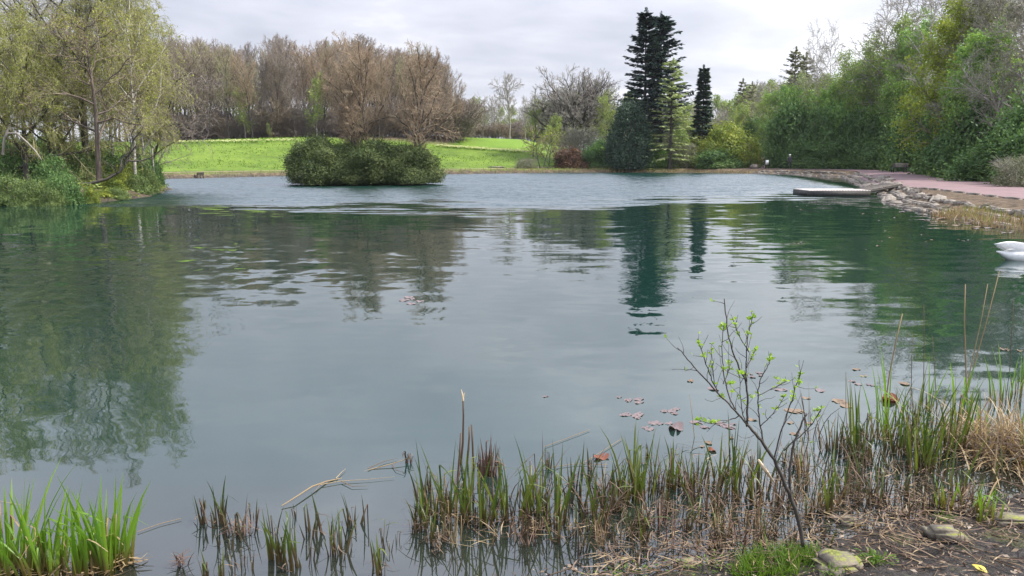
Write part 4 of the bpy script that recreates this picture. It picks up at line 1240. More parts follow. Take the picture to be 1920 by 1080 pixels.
# long slabs that edge the red path
sl = Kind(rock_mesh('edging_slab', 230, M['stone_dark'], size=(0.72, 0.2, 0.11), rough=0.08), 1.0)
acc = 0.0
for i in range(1, len(PQ)):
    acc += float(np.linalg.norm(PQ[i] - PQ[i - 1]))
    e = PQ[i] + PN[i] * (PW[i] / 2 + 0.12)
    if acc > 1.45 and 26 < e[1] < 66:
        acc = 0.0
        d = PQ[i] - PQ[i - 1]
        sl.put((e[0], e[1], gz(e[0], e[1]) - 0.03), FR.uniform(0.95, 1.1), 1.0, math.atan2(d[1], d[0]) + FR.normal(0, 0.06), 'long dark edging slab lying along the water side of the red path', 'edging slabs of the red path', 'slab')

# landing stage and gangway
D0 = 44.6
a_ = at(1508, 360, 44); bx_ = at(1624, 360, 44)
xl, xr = a_[0], bx_[0]
t_ = thing('landing_stage', 'pale planked landing stage standing in the water off the stone bank', 'jetty', ((xl + xr) / 2, D0, 0))
hw = (xr - xl) / 2
mb = MB(); npl = 22
for i in range(npl):
    mb.box((-hw + (i + .5) * 2 * hw / npl, 0, 0.285), (hw / npl * 0.86, 1.15, 0.025))
mb.build('deck', M['wood_pale'], t_)
mb = MB()
mb.box((0, -1.12, 0.11), (hw, 0.04, 0.145)); mb.box((0, 1.12, 0.11), (hw, 0.04, 0.145)); mb.box((-hw + .05, 0, 0.11), (0.045, 1.075, 0.14)); mb.box((hw - .05, 0, 0.11), (0.045, 1.075, 0.14))
mb.build('frame', M['wood_dark'], t_)
for sx in (-1, 0, 1):
    for sy in (-1, 1):
        mb = MB(); P = np.array([[(sx * (hw - 0.2), sy * 0.95, -0.9), (sx * (hw - 0.2), sy * 0.95, 0.25)]]); mb.tubes(P, np.full((1, 2), 0.08), 8)
        mb.build('post', M['wood_dark'], t_)
g0 = np.array([xr + 0.02, D0 + 0.1, 0.29]); ge = at(1676, 351, 47.5); g1 = np.array([ge[0], 47.5, 0.53])
dv = g1 - g0; gl = np.linalg.norm(dv); ga = math.atan2(dv[1], dv[0])
t_ = thing('gangway', 'narrow dark gangway from the landing stage up to the red path', 'gangway', (g0 + g1) / 2, ga)
mb = MB(); sl_ = math.asin(dv[2] / gl)
v = []
for i in range(18):
    u = -gl / 2 + (i + .5) * gl / 18
    mb.box((u, 0, u * math.tan(sl_) + 0.0), (gl / 40, 0.5, 0.02))
mb.build('deck', M['stone_dark'], t_)
for s in (-1, 1):
    mb = MB()
    P = np.array([[(-gl / 2, s * 0.46, -gl / 2 * math.tan(sl_) - 0.09), (gl / 2, s * 0.46, gl / 2 * math.tan(sl_) - 0.09)]])
    mb.tubes(P, np.full((1, 2), 0.07), 4); mb.build('beam', M['wood_dark'], t_)


def bench(px, py, D, rz, label, mat, top=None):
    p = at(px, py, D)
    r = thing('bench', label, 'bench', (p[0], D, gz(p[0], D) + 0.03), rz)
    mb = MB()
    for i in range(4):
        mb.box((0, -0.18 + i * 0.12, 0.45), (0.72, 0.05, 0.02))
    mb.build('seat', M[mat], r)
    mb = MB()
    for i in range(3):
        mb.box((0, 0.29 + i * 0.02, 0.58 + i * 0.13), (0.72, 0.018, 0.055))
    mb.build('backrest', M[top or mat], r)
    for s in (-1, 1):
        mb = MB()
        mb.box((s * 0.62, -0.16, 0.21), (0.035, 0.035, 0.21)); mb.box((s * 0.62, 0.25, 0.42), (0.035, 0.035, 0.42)); mb.box((s * 0.62, 0.045, 0.405), (0.03, 0.17, 0.02)); mb.box((s * 0.62, 0.03, 0.64), (0.03, 0.185, 0.02)); mb.box((s * 0.62, -0.16, 0.52), (0.025, 0.025, 0.10))
        mb.build('leg', M['wood_dark'], r)
    return r


bench(1204, 318, 103.9 + 1.2, 0.0, 'pale grey bench on the far shore in front of the dark shrubs', 'wood_dark', 'wood_pale')
bench(372, 326, 77.0, -0.6, 'dark low bench at the foot of the grass bank on the far left shore', 'wood_dark').scale = (0.75, 0.75, 0.65)
bench(1685, 318, 78.5, -0.9, 'dark bench with a pale backrest at the corner of the red path', 'wood_dark', 'stone')

# ochre litter box on the far shore
p = at(1083, 320, 104.2)
r = thing('ochre_bin', 'squat ochre yellow bin at the edge of the far path', 'bin', (p[0], 104.2, gz(p[0], 104.2)))
mb = MB(); mb.box((0, 0, 0.42), (0.40, 0.36, 0.42), taper=0.94); mb.box((0, 0, 0.92), (0.44, 0.40, 0.05), taper=0.8); mb.build('body', M['ochre'], r)
mb = MB(); mb.box((0.02, -0.385, 0.55), (0.16, 0.02, 0.10)); mb.build('opening', M['wood_dark'], r)

# notice board
p = at(1438, 312, 100)
r = thing('notice_board', 'small white notice on a post beside the far side path', 'sign', (p[0], 100, gz(p[0], 100)), 0.1)
mb = MB(); mb.box((0, 0, 0.82), (0.2, 0.012, 0.27)); mb.build('panel', M['white'], r)
for s in (-1, 1):
    mb = MB(); mb.box((s * 0.2, 0.045, 0.55), (0.03, 0.03, 0.62)); mb.build('post', M['wood_dark'], r)
# dark boulder / bin by the hedge end
o = rock_mesh('boulder', 301, M['stone_dark'], size=(0.55, 0.4, 0.45))
p = at(1414, 314, 101); o.location = (p[0], 101, gz(p[0], 101) + 0.2)
tag(o, 'dark boulder at the right end of the golden hedge beside the side path', 'boulder')

# low timber wall on the bank below the copper shrub
for px, py, w, lb in ((985, 305, 2.6, 'pale flat slab on the slope left of the copper shrub'), (930, 313, 2.2, 'pale flat slab lower on the slope, farthest left of the copper shrub'), (1015, 318, 3.0, 'pale slab beside the path just left of the copper shrub')):
    o = rock_mesh('flat_slab', int(px), M['stone'], size=(w / 1.6, 0.6, 0.14), rough=0.1)
    p = at(px, py, 103.5); o.location = (p[0], 103.5 + 2.0, gz(p[0], 105.5) + 0.06)
    tag(o, lb, 'slab')

# spiky plant in front of the hedge
p = at(1330, 312, 102.6)
r = thing('spiky_plant', 'pale spiky-leaved plant in front of the golden hedge on the far shore', 'plant', (p[0], 102.6, gz(p[0], 102.6)))
mb = MB(); n = 46
az = FR.uniform(0, 6.28, n); el = FR.uniform(0.3, 1.5, n); L = FR.uniform(0.9, 1.6, n)
s = np.linspace(0, 1, 5)
P = np.zeros((n, 5, 3))
P[:, :, 0] = np.cos(az)[:, None] * np.cos(el)[:, None] * L[:, None] * s; P[:, :, 1] = np.sin(az)[:, None] * np.cos(el)[:, None] * L[:, None] * s
P[:, :, 2] = np.sin(el)[:, None] * L[:, None] * s - 0.35 * s ** 2 * np.cos(el)[:, None]
mb.strips(P, np.repeat((0.045 * (1 - s ** 3) + 0.003)[None], n, 0), np.stack([-np.sin(az), np.cos(az), 0 * az], -1), 0, 0.4)
mb.build('leaves', M['needle_pale'], r)

# person walking on the far path
p = at(1480, 316, 98.5)
pr = thing('person', 'person in dark clothes with a pale hat walking on the far path by the hedge', 'person', (p[0], 98.5, gz(p[0], 98.5) + 0.03), 2.4)
V = [(0, 0, .95), (0, 0, 1.12), (0, .01, 1.30), (0, .0, 1.43), (0, .02, 1.52), (0, .03, 1.60), (0, .03, 1.70),
     (.10, 0, .90), (.11, .10, .50), (.11, .02, .08), (.12, .15, .03), (-.10, 0, .90), (-.11, -.02, .50), (-.11, -.22, .12), (-.11, -.12, .04),
     (.18, 0, 1.40), (.25, -.05, 1.13), (.23, .12, .92), (.22, .18, .86), (-.18, 0, 1.40), (-.25, .06, 1.13), (-.24, .14, .93), (-.23, .2, .87)]
E = [(0, 1), (1, 2), (2, 3), (3, 4), (4, 5), (5, 6), (0, 7), (7, 8), (8, 9), (9, 10), (0, 11), (11, 12), (12, 13), (13, 14), (3, 15), (15, 16), (16, 17), (17, 18), (3, 19), (19, 20), (20, 21), (21, 22)]
RD = [.16, .15, .17, .11, .055, .09, .08, .10, .075, .05, .04, .10, .075, .05, .04, .075, .055, .042, .035, .075, .055, .042, .035]
me = bpy.data.meshes.new('body'); me.from_pydata(V, E, []); body = bpy.data.objects.new('body', me); COL.objects.link(body); body.parent = pr
sk = body.modifiers.new('skin', 'SKIN'); body.modifiers.new('sub', 'SUBSURF').levels = 1; body.modifiers['sub'].render_levels = 1
for i, d in enumerate(me.skin_vertices[0].data):
    d.radius = (RD[i], RD[i] * 0.85); d.use_root = (i == 0)
m, t = newmat('figure')
zz = t.sep(t.n('ShaderNodeTexCoord').outputs['Object'])[2]
c = t.mix(t.math('GREATER_THAN', zz, 0.92), (0.02, 0.022, 0.035), (0.05, 0.045, 0.06))
c = t.mix(t.math('GREATER_THAN', zz, 1.49), c, (0.5, 0.33, 0.26))
b = t.n('ShaderNodeBsdfPrincipled', Roughness=0.8); t.set(b.inputs['Base Color'], c); t.n('ShaderNodeOutputMaterial', Surface=b.outputs[0])
me.materials.append(m)
mb = MB()
zz_ = np.array([0.0, 0.01, 0.06, 0.10, 0.12]); rr_ = np.array([0.12, 0.12, 0.11, 0.09, 0.02])
mb.tubes(np.array([[(0, .03, 1.68 + q) for q in zz_]]), rr_[None], 12, cap=True)
mb.build('hat', M['white'], pr, True)

# ------------------------------------------------------------------ swan
p = on(1866, 487, 0)
sw = thing('swan', 'white swan floating at the right edge of the view', 'swan', (p[0] + 0.62, p[1], -0.02), 0.12)
KP = np.array([(-.66, 0, .21), (-.52, 0, .165), (-.38, 0, .13), (-.18, 0, .11), (.05, 0, .11), (.25, 0, .13), (.36, 0, .19), (.40, 0, .28), (.385, 0, .40), (.37, 0, .50), (.40, 0, .59), (.46, 0, .63), (.53, 0, .62), (.575, 0, .60)])
KR = np.array([.012, .055, .12, .19, .215, .175, .10, .065, .05, .045, .045, .05, .042, .026])
tt_ = np.linspace(0, len(KP) - 1, 60)
PP = np.stack([np.interp(tt_, range(len(KP)), KP[:, k]) for k in range(3)], -1)
for _ in range(4):
    PP[1:-1] = (PP[:-2] + 2 * PP[1:-1] + PP[2:]) / 4
RR_ = np.interp(tt_, range(len(KR)), KR)
for _ in range(4):
    RR_[1:-1] = (RR_[:-2] + 2 * RR_[1:-1] + RR_[2:]) / 4
M['feather'] = plainmat('swan feather', (0.70, 0.69, 0.67), (0.84, 0.83, 0.81), 14, 0.8, 0, 0.2)
mb = MB(); mb.tubes(PP[None], RR_[None], 16, cap=True); mb.build('body', M['feather'], sw, True)
for s in (-1, 1):
    wgm = MB()
    k = 8; u = np.linspace(0, 1, k)
    for ft in range(9):
        z0_ = 0.155 + 0.022 * ft; xx = 0.24 - 0.02 * ft - u * (0.62 + 0.045 * ft * (1 - 0.06 * ft))
        yy = s * (0.205 * np.sin(np.clip(0.55 + 0.45 * (1 - u), 0, 1) * 1.57) * (1 - 0.55 * u) + 0.012 - 0.012 * ft)
        P = np.stack([xx, yy, z0_ + 0.05 * np.sin(u * 3.1) + 0.03 * u], -1)[None]
        wgm.tubes(P, (0.034 * (1 - 0.7 * u ** 3))[None], 6, sq=0.55, cap=True)
    wgm.build('wing', M['feather'], sw, True)
mb = MB(); mb.tubes(np.array([[(.56, 0, .605), (.60, 0, .592), (.64, 0, .575), (.67, 0, .562)]]), np.array([[.024, .022, .017, .006]]), 8, cap=True)
m_or = plainmat('beak', (0.55, 0.20, 0.03), (0.65, 0.26, 0.05), 6, 0.5)
mb.build('beak', m_or, sw, True)

# ------------------------------------------------------------------ marginal stuff: straw reeds, daffodils


def grass_stuff(name, xy, h, w, mat, rng, lean=0.35, k=4, lo=0.6, hi=1.25):
    n = len(xy)
    mb = MB()
    z = ground_z(xy[:, 0], xy[:, 1])
    z = np.maximum(z, -0.05) - 0.02
    a = rng.uniform(0, 6.28, n); l = np.abs(rng.normal(0, lean, n)); H = h * rng.uniform(lo, hi, n)
    s = np.linspace(0, 1, k)
    P = np.zeros((n, k, 3))
    P[:, :, 0] = xy[:, :1] + (np.cos(a) * l * H)[:, None] * s ** 1.8
    P[:, :, 1] = xy[:, 1:2] + (np.sin(a) * l * H)[:, None] * s ** 1.8
    P[:, :, 2] = z[:, None] + H[:, None] * s * (1 - 0.25 * l[:, None] * s)
    sd_ = rng.uniform(0, 6.28, n)
    mb.strips(P, np.repeat((w * (1 - 0.9 * s ** 2))[None], n, 0), np.stack([np.cos(sd_), np.sin(sd_), 0 * sd_], -1), 0, 0.3)
    return tag(mb.build(name, mat), kind='stuff')


i_l = int(np.argmin(np.hypot(*(LAKE - np.array((-25, 84))).T))); i_m = int(np.argmin(np.hypot(*(LAKE - np.array((29, 95))).T)))
sp = np.array(shore_pts(i_l - 2, i_m, 0.035))[:, :2]
sp = sp[(FR.uniform(0, 1, len(sp)) < np.interp(sp[:, 0], [-30, -5, 2, 30], [0.25, 0.5, 1.0, 1.0]))]
grass_stuff('margin_grass', sp + np.stack([FR.normal(0, 0.25, len(sp)), FR.uniform(-0.1, 1.0, len(sp))], -1), 0.38, 0.02, M['straw'], FR)
g2 = sp[::2]
M['grass_margin'] = leafmat('margin grass green', [(0.13, 0.16, 0.03), (0.22, 0.24, 0.05), (0.34, 0.32, 0.10)], 0.3)
grass_stuff('margin_grass', g2 + np.stack([FR.normal(0, 0.25, len(g2)), FR.uniform(0.0, 1.3, len(g2))], -1), 0.30, 0.025, M['grass_margin'], FR)
# straw reeds on the right shore
j0 = len(LAKE) - 1
n = 1500
u = FR.uniform(0, 1, n)
seg = np.array([(15.9, 29.0), (15.6, 27.3), (15.3, 23.4), (15.5, 20), (14, 15)])
ti = u * 3.999; ki = ti.astype(int); ff = (ti - ki)[:, None]
xy = seg[ki] * (1 - ff) + seg[ki + 1] * ff + np.stack([FR.uniform(-0.6, 0.7, n), FR.normal(0, 0.3, n)], -1)
grass_stuff('straw_reeds', xy, 0.36, 0.011, M['straw'], FR, 0.4)
xy2 = xy[:500] + np.array([0.3, 0])
grass_stuff('margin_grass', xy2, 0.35, 0.014, M['grass_margin'], FR, 0.4)
# daffodils along the crest and across the slope
ln_ = []
for (x0, y0, x1, y1, n) in ((820, 276, 992, 288, 420), (330, 270, 560, 266, 320)):
    for q in range(n):
        f = FR.uniform(); px = x0 + (x1 - x0) * f; py = y0 + (y1 - y0) * f + FR.normal(0, 0.7)
        # march the sight line on to the slope
        d = ray(px, py)
        P_ = (d[None] / d[1]) * np.arange(85, 140, 0.5)[:, None]
        hit = np.nonzero(ground_z(P_[:, 0], P_[:, 1]) >= CAMZ + P_[:, 2])[0]
        best = P_[hit[0], :2] if len(hit) else (d / d[1] * 126.5)[:2]
        ln_.append(best)
ln_ = np.array(ln_) + FR.normal(0, 0.35, (len(ln_), 2))
mb = MB()
zz_ = ground_z(ln_[:, 0], ln_[:, 1])
for k in range(5):
    a = k * 1.256
    c = np.stack([ln_[:, 0] + 0.05 * math.cos(a), ln_[:, 1] + 0.05 * math.sin(a), zz_ + 0.3 + FR.uniform(0, 0.08, len(ln_))], -1)
    mb.leaves(c, np.tile(np.array([math.cos(a), math.sin(a), 0.3]), (len(c), 1)), np.tile(UP, (len(c), 1)) + FR.normal(0, 0.4, c.shape), 0.13, 0.10, 0)
st = np.stack([np.stack([ln_[:, 0], ln_[:, 1], zz_ - 0.02], -1), np.stack([ln_[:, 0], ln_[:, 1], zz_ + 0.32], -1)], 1)
mb.tubes(st, np.full((len(st), 2), 0.02), 3, 1)
tag(mb.build('daffodils', [M['daffodil'], M['grass']]), kind='stuff')
# uneven turf on the grass bank
n = 16000
xx = FR.uniform(-62, 14, n); yy = FR.uniform(74, 128, n)
sdv = lake_sd(xx, yy); hv = hill(xx, yy)
kp = (sdv > 2.6) & (hv > 0.15) & (vnoise(xx, yy, 0.5, 9) + FR.normal(0, 0.3, n) > 0.0) & (hv < np.where(xx > -8, 2.6, 9))
M['turf'] = leafmat('turf', [(0.085, 0.15, 0.015), (0.13, 0.22, 0.022), (0.20, 0.29, 0.032)], 0.35)
grass_stuff('grass', np.stack([xx[kp], yy[kp]], -1), 0.20, 0.06, M['turf'], FR, 0.6, 3)

# ------------------------------------------------------------------ foreground water plants


def blades(mb, rng, n, h, spread, w, lean=0.18, k=7, mi=0, bend=0.25, base_z=-0.12, fan=0.0, hs=(0.28, 1.1)):
    r_ = spread * np.sqrt(rng.uniform(0, 1, n)); th = rng.uniform(0, 6.28, n)
    bx, by = r_ * np.cos(th), r_ * np.sin(th) * 0.8
    a = np.where(rng.uniform(0, 1, n) < 0.5, th, rng.uniform(0, 6.28, n))
    l = np.abs(rng.normal(0, lean, n)) + fan * r_ / max(spread, 1e-6)
    H = h * rng.uniform(hs[0], hs[1], n)
    s = np.linspace(0, 1, k)
    bd = rng.uniform(0, bend, n)
    off = (l[:, None] * s + bd[:, None] * s ** 3) * H[:, None]
    P = np.zeros((n, k, 3))
    P[:, :, 0] = bx[:, None] + np.cos(a)[:, None] * off
    P[:, :, 1] = by[:, None] + np.sin(a)[:, None] * off
    P[:, :, 2] = base_z + (H[:, None] - base_z) * s * (1 - 0.35 * bd[:, None] * s ** 2)
    sa = rng.uniform(-0.9, 0.9, n)
    prof = np.clip(np.minimum(0.7 + s * 0.9, 1.0) * (1 - np.clip((s - 0.45) / 0.55, 0, 1) ** 1.8), 0.03, 1)
    mb.strips(P, w * rng.uniform(0.6, 1.2, n)[:, None] * prof[None], np.stack([np.cos(sa), np.sin(sa), 0 * sa], -1), mi, 0.35)


def bent_stems(mb, rng, n, h, spread, w, mi=0, base_z=-0.1):
    """broken dead stems: straight, then a sharp kink"""
    for i in range(n):
        r_ = spread * math.sqrt(rng.uniform()); th = rng.uniform(0, 6.28)
        b0 = np.array([r_ * math.cos(th), r_ * math.sin(th) * 0.8, base_z])
        H = h * rng.uniform(0.3, 0.9)
        a = rng.uniform(0, 6.28); l = rng.uniform(0, 0.35)
        p1 = b0 + np.array([math.cos(a) * l * H, math.sin(a) * l * H, H - base_z])
        a2 = rng.uniform(0, 6.28); L2 = H * rng.uniform(0.3, 0.9); dn = rng.uniform(-1.1, 0.1)
        p2 = p1 + np.array([math.cos(a2), math.sin(a2), dn]) * L2 / math.hypot(1, dn)
        p2[2] = max(p2[2], 0.004)
        P = np.array([[b0, b0 * .5 + p1 * .5, p1, p1 * .5 + p2 * .5 + np.array([0, 0, 0.01]), p2]])
        mb.strips(P, np.array([[w, w, w * 0.9, w * 0.75, w * 0.3]]), np.array([[math.cos(a2 + 1.5), math.sin(a2 + 1.5), 0.2]]), mi, 0.3)


def debris(mb, rng, n, spread, L, w, mi=0, z=0.01, ztop=0.05):
    """lying, slightly curved dead blades"""
    r_ = spread * np.sqrt(rng.uniform(0, 1, n)); th = rng.uniform(0, 6.28, n)
    a = rng.uniform(0, 6.28, n); s = np.linspace(-0.5, 0.5, 5); ll = L * rng.uniform(0.4, 1.3, n)
    cv = rng.normal(0, 0.25, n)
    P = np.zeros((n, 5, 3))
    P[:, :, 0] = (r_ * np.cos(th))[:, None] + np.cos(a)[:, None] * ll[:, None] * s - np.sin(a)[:, None] * cv[:, None] * ll[:, None] * s ** 2 * 2
    P[:, :, 1] = (r_ * np.sin(th) * .8)[:, None] + np.sin(a)[:, None] * ll[:, None] * s + np.cos(a)[:, None] * cv[:, None] * ll[:, None] * s ** 2 * 2
    P[:, :, 2] = z + rng.uniform(0, ztop, n)[:, None] + rng.uniform(-0.25, 0.25, n)[:, None] * s * ll[:, None] * (ztop > 0.03)
    P[:, :, 2] = np.maximum(P[:, :, 2], z * 0.5)
    mb.strips(P, np.repeat((w * np.array([0.4, 1, 1, 0.9, 0.3]))[None], n, 0), np.stack([-np.sin(a), np.cos(a), rng.normal(0, .3, n)], -1), mi, 0.2)


def clump(px, py, hpx, spx, n, mat, label, name='iris_clump', cat='iris clump', dead=4, w=0.008, lean=0.14, bend=0.22, group=None, bed=16, fan=0.1, dm='straw_brown', kd=None, hs=(0.25, 1.12)):
    p = on(px, py, 0.0)
    z = max(gz(p[0], p[1]), 0.0)
    Dd = p[1] / math.cos(R(PITCH)) * 0.985
    h = hpx / FPX * Dd * 1.06; sp_ = spx / FPX * Dd / 2
    r = thing(name, label, cat, (p[0], p[1], z), group=group)
    mb = MB(); blades(mb, FR, n, h, sp_, w, lean, bend=bend, fan=fan, hs=hs)
    if mat.startswith('iris'):
        bent_stems(mb, FR, max(1, n // 6), h * 0.9, sp_, w * 0.75)
    mb.build('blades', M[mat], r)
    if dead or bed:
        mb = MB()
        if dead:
            bent_stems(mb, FR, dead, h * 0.75, sp_ * 1.4, w * 0.5)
        if bed:
            debris(mb, FR, bed, sp_ * 1.5, 0.14, w * 0.45)
        mb.build('dead_stems', M[dm], r)
    return r


# bright clump, bottom left
CL = [
    (20, 1078, 210, 70, 22, 'iris_bright', 'bright green iris clump cut by the bottom left corner'),
    (85, 1080, 175, 70, 20, 'iris_bright', 'bright green iris clump second from the left edge at the bottom'),
    (150, 1076, 150, 60, 14, 'iris_bright', 'shorter bright green iris clump between the two tall ones at bottom left'),
    (200, 1068, 185, 56, 22, 'iris_bright', 'tall bright green iris clump at the right end of the bottom left bed'),
    (238, 1060, 120, 30, 7, 'iris_bright', 'thin bright iris tuft at the right edge of the bottom left bed'),
    (408, 985, 100, 34, 10, 'iris_dark', 'small dark iris clump standing alone in open water at lower left'),
    (385, 978, 60, 26, 5, 'iris_dark', 'few short dark blades just left of the lone dark iris clump'),
    (440, 1000, 85, 40, 2, 'iris_dark', 'kinked brown reed stems right of the lone dark iris clump'),
    (522, 1050, 112, 34, 10, 'iris', 'green iris clump left of the floating bare branch'),
    (556, 1068, 120, 34, 9, 'iris', 'green iris clump at the bottom edge below the floating branch'),
    (590, 1000, 80, 50, 9, 'iris_dark', 'dark iris sprigs under the floating bare branch'),
    (632, 1040, 100, 36, 9, 'iris', 'iris clump right of the floating branch root'),
    (668, 985, 75, 40, 8, 'iris_dark', 'loose dark blades in open water left of the broken reeds'),
    (716, 1078, 80, 14, 4, 'iris', 'narrow green blades at the bottom edge left of the reed bed'),
    (410, 1086, 60, 60, 7, 'iris', 'short green blades cut by the bottom edge below the lone iris clump'),
    (792, 990, 160, 26, 9, 'iris', 'tall slim iris clump at the left end of the reed bed'),
    (832, 968, 125, 44, 13, 'iris', 'iris clump at the foot of the tall broken reed'),
    (868, 975, 150, 44, 14, 'iris', 'iris clump around the tall broken reed'),
    (905, 985, 165, 46, 15, 'iris', 'iris clump below the reddish dead reeds'),
    (955, 975, 150, 44, 17, 'iris', 'leafy iris clump right of the reddish dead reeds'),
    (1000, 968, 165, 40, 15, 'iris', 'tall iris clump in the middle of the reed bed'),
    (1040, 985, 150, 40, 12, 'iris', 'iris clump right of the middle of the reed bed'),
    (1075, 950, 130, 44, 9, 'iris_dark', 'dark dry-edged iris clump left of the leaning dead reed'),
    (1110, 985, 140, 44, 9, 'iris', 'sparse iris clump behind the kinked dead stems'),
    (1150, 960, 95, 40, 8, 'iris_dark', 'short dark iris clump below the dark red floating leaf'),
    (1185, 940, 150, 50, 20, 'iris', 'dense tall iris clump below the pink lily pads'),
    (1210, 930, 120, 40, 12, 'iris', 'iris clump right beside the dense tall one below the lily pads'),
    (1262, 915, 105, 40, 12, 'iris', 'iris clump under the curled pale lily leaf'),
    (1295, 930, 110, 36, 9, 'iris', 'iris clump left of the sapling'),
    (1345, 910, 100, 40, 10, 'iris', 'iris clump behind the lower stem of the sapling'),
    (1378, 930, 130, 30, 10, 'iris', 'iris clump just left of the sapling stem'),
    (1420, 925, 110, 36, 9, 'iris_dark', 'dark iris clump between the two sapling stems'),
    (1545, 965, 110, 34, 9, 'iris', 'iris clump right of the sapling foot'),
    (1572, 940, 90, 36, 8, 'iris', 'short iris clump between sapling and the tall right hand blades'),
    (1612, 858, 140, 34, 13, 'iris', 'dark green upright iris clump near the orange-brown leaf'),
    (1655, 820, 170, 30, 12, 'iris_bright', 'tall pale green iris clump at the foot of the leaning straw'),
    (1680, 850, 130, 34, 12, 'iris', 'iris clump below the orange-brown leaf'),
    (1570, 845, 80, 40, 8, 'iris_dark', 'low dark iris sprigs left of the orange-brown leaf'),
    (1725, 885, 180, 44, 16, 'iris', 'big upright iris clump left of the dead tussock'),
    (1752, 880, 150, 40, 13, 'iris', 'iris clump with a pale dead blade left of the dead tussock'),
    (1785, 850, 180, 40, 13, 'iris', 'iris clump touching the left side of the dead tussock'),
    (1700, 790, 110, 44, 9, 'iris', 'thin iris sprigs beyond the leaning straw'),
    (1745, 770, 100, 40, 9, 'iris_bright', 'pale iris sprigs between the tall dry stems'),
    (1815, 790, 120, 46, 11, 'iris_bright', 'pale green iris clump at the back of the dead tussock'),
    (1880, 760, 110, 50, 13, 'iris_bright', 'pale green iris clump on the far side of the dead tussock'),
    (1915, 740, 100, 40, 11, 'iris_bright', 'bright iris clump cut by the right edge beyond the tussock'),
    (1770, 965, 85, 22, 10, 'iris_bright', 'short broad-bladed iris tuft on the mud'),
    (1830, 968, 75, 36, 16, 'iris_bright', 'bluish green iris tuft on the mossy mound'),
    (1855, 990, 70, 40, 18, 'iris_bright', 'dense short iris tuft right of the mossy mound'),
    (1640, 945, 95, 44, 8, 'iris_dark', 'withered iris clump on the shallow left of the mossy mound'),
    (1690, 930, 80, 50, 7, 'iris_dark', 'low withered blades behind the mossy mound'),
    (1795, 930, 120, 30, 8, 'iris', 'thin iris blades at the near side of the dead tussock'),
    (1860, 905, 80, 60, 6, 'iris_dark', 'dark kinked blades in the puddle by the right edge'),
]
for c in CL:
    px, py, hp, sp_, n, mt, lb = c
    br_ = mt == 'iris_bright' and px < 300
    clump(px, py, hp, sp_, int(n * 1.5) if br_ else n, mt, lb, w=0.0095 if br_ else 0.0075, dead=(6 if 440 == px else (3 if py > 1000 and px < 300 else 2)), bed=4 if px > 780 else (20 if px < 300 else 2), lean=0.13, dm='straw' if px < 300 else 'straw_brown')

# random single shoots between the clumps
n1 = 0
for i in range(150):
    px = FR.uniform(780, 1800); py = FR.uniform(860, 1040) if px < 1560 else FR.uniform(800, 960)
    if px < 1000 and py < 920:
        continue
    clump(px, py, FR.uniform(35, 90), 14, int(FR.integers(2, 5)), FR.choice(['iris', 'iris_dark', 'iris_dark']), 'small loose tuft of young iris blades in the shallow water of the reed bed', 'iris_tuft', 'iris tuft', 2, 0.006, group='small iris tufts in the reed bed', bed=5)
for i in range(26):
    px = FR.uniform(380, 780); py = FR.uniform(960, 1075)
    clump(px, py, FR.uniform(25, 70), 8, int(FR.integers(1, 3)), 'iris_dark', 'single dark shoot poking out of the open water left of the reed bed', 'iris_shoot', 'iris shoot', 1, 0.005, group='single shoots in open water', bed=0)

# dead reed litter lying on the shallows
mb = MB()
for (px, py, spx, n) in ((870, 965, 150, 120), (960, 990, 190, 220), (1080, 985, 190, 240), (1180, 960, 190, 260), (1280, 975, 200, 300), (1380, 970, 200, 320), (1480, 980, 220, 340), (1580, 950, 220, 340), (1680, 920, 230, 320), (1760, 950, 220, 260), (1350, 860, 190, 120), (1540, 870, 190, 120), (1640, 840, 180, 100), (120, 1070, 240, 160), (1230, 1040, 260, 260), (1420, 1040, 260, 300), (1540, 985, 220, 450), (1640, 965, 220, 500), (1740, 960, 200, 350), (1330, 1030, 240, 250), (1840, 930, 160, 200), (1700, 1010, 260, 300), (1860, 1000, 240, 300), (1640, 1045, 260, 260), (1780, 1050, 300, 200), (1180, 1070, 240, 200)):
    p = on(px, py, 0); s_ = spx / FPX * p[1] / 2
    sub = MB(); debris(sub, FR, n // 9 if py < 1000 else n // 3, s_, 0.16, 0.0032, 0, 0.006, 0.05)
    v = np.concatenate(sub.v) + np.array([p[0], p[1], 0])
    v[:, 2] += np.maximum(ground_z(v[:, 0], v[:, 1]), 0)
    mb.v.append(v); mb.f.append(np.concatenate(sub.f) + mb.n); mb.fn += sub.fn; mb.mi.append(FR.integers(0, 3, sum(len(q) for q in sub.fn))); mb.n += len(v)
# one tint per blade (8 faces each)
mi_ = np.concatenate(mb.mi)
tag(mb.build('reed_litter', [M['straw'], M['straw_brown'], M['straw_red']]), kind='stuff')
o = bpy.data.objects['reed_litter']
nf = len(o.data.polygons)

# tall dry stems
def dry_stem(pxs, label, r=0.0075, mat='straw', name='dry_reed', D=None):
    b0 = on(*pxs[0], 0); D = b0[1]
    P = [b0 - np.array([0, 0, 0.1])] + [at(x, y, D + 0.02 * i) for i, (x, y) in enumerate(pxs)]
    P[1] = b0
    P = np.array(P)
    rr = np.linspace(r, r * 0.55, len(P))
    mb = MB(); mb.tubes(P[None], rr[None], 6, cap=True)
    o = mb.build(name, M[mat], None, True)
    tag(o, label, 'reed stem')
    return o


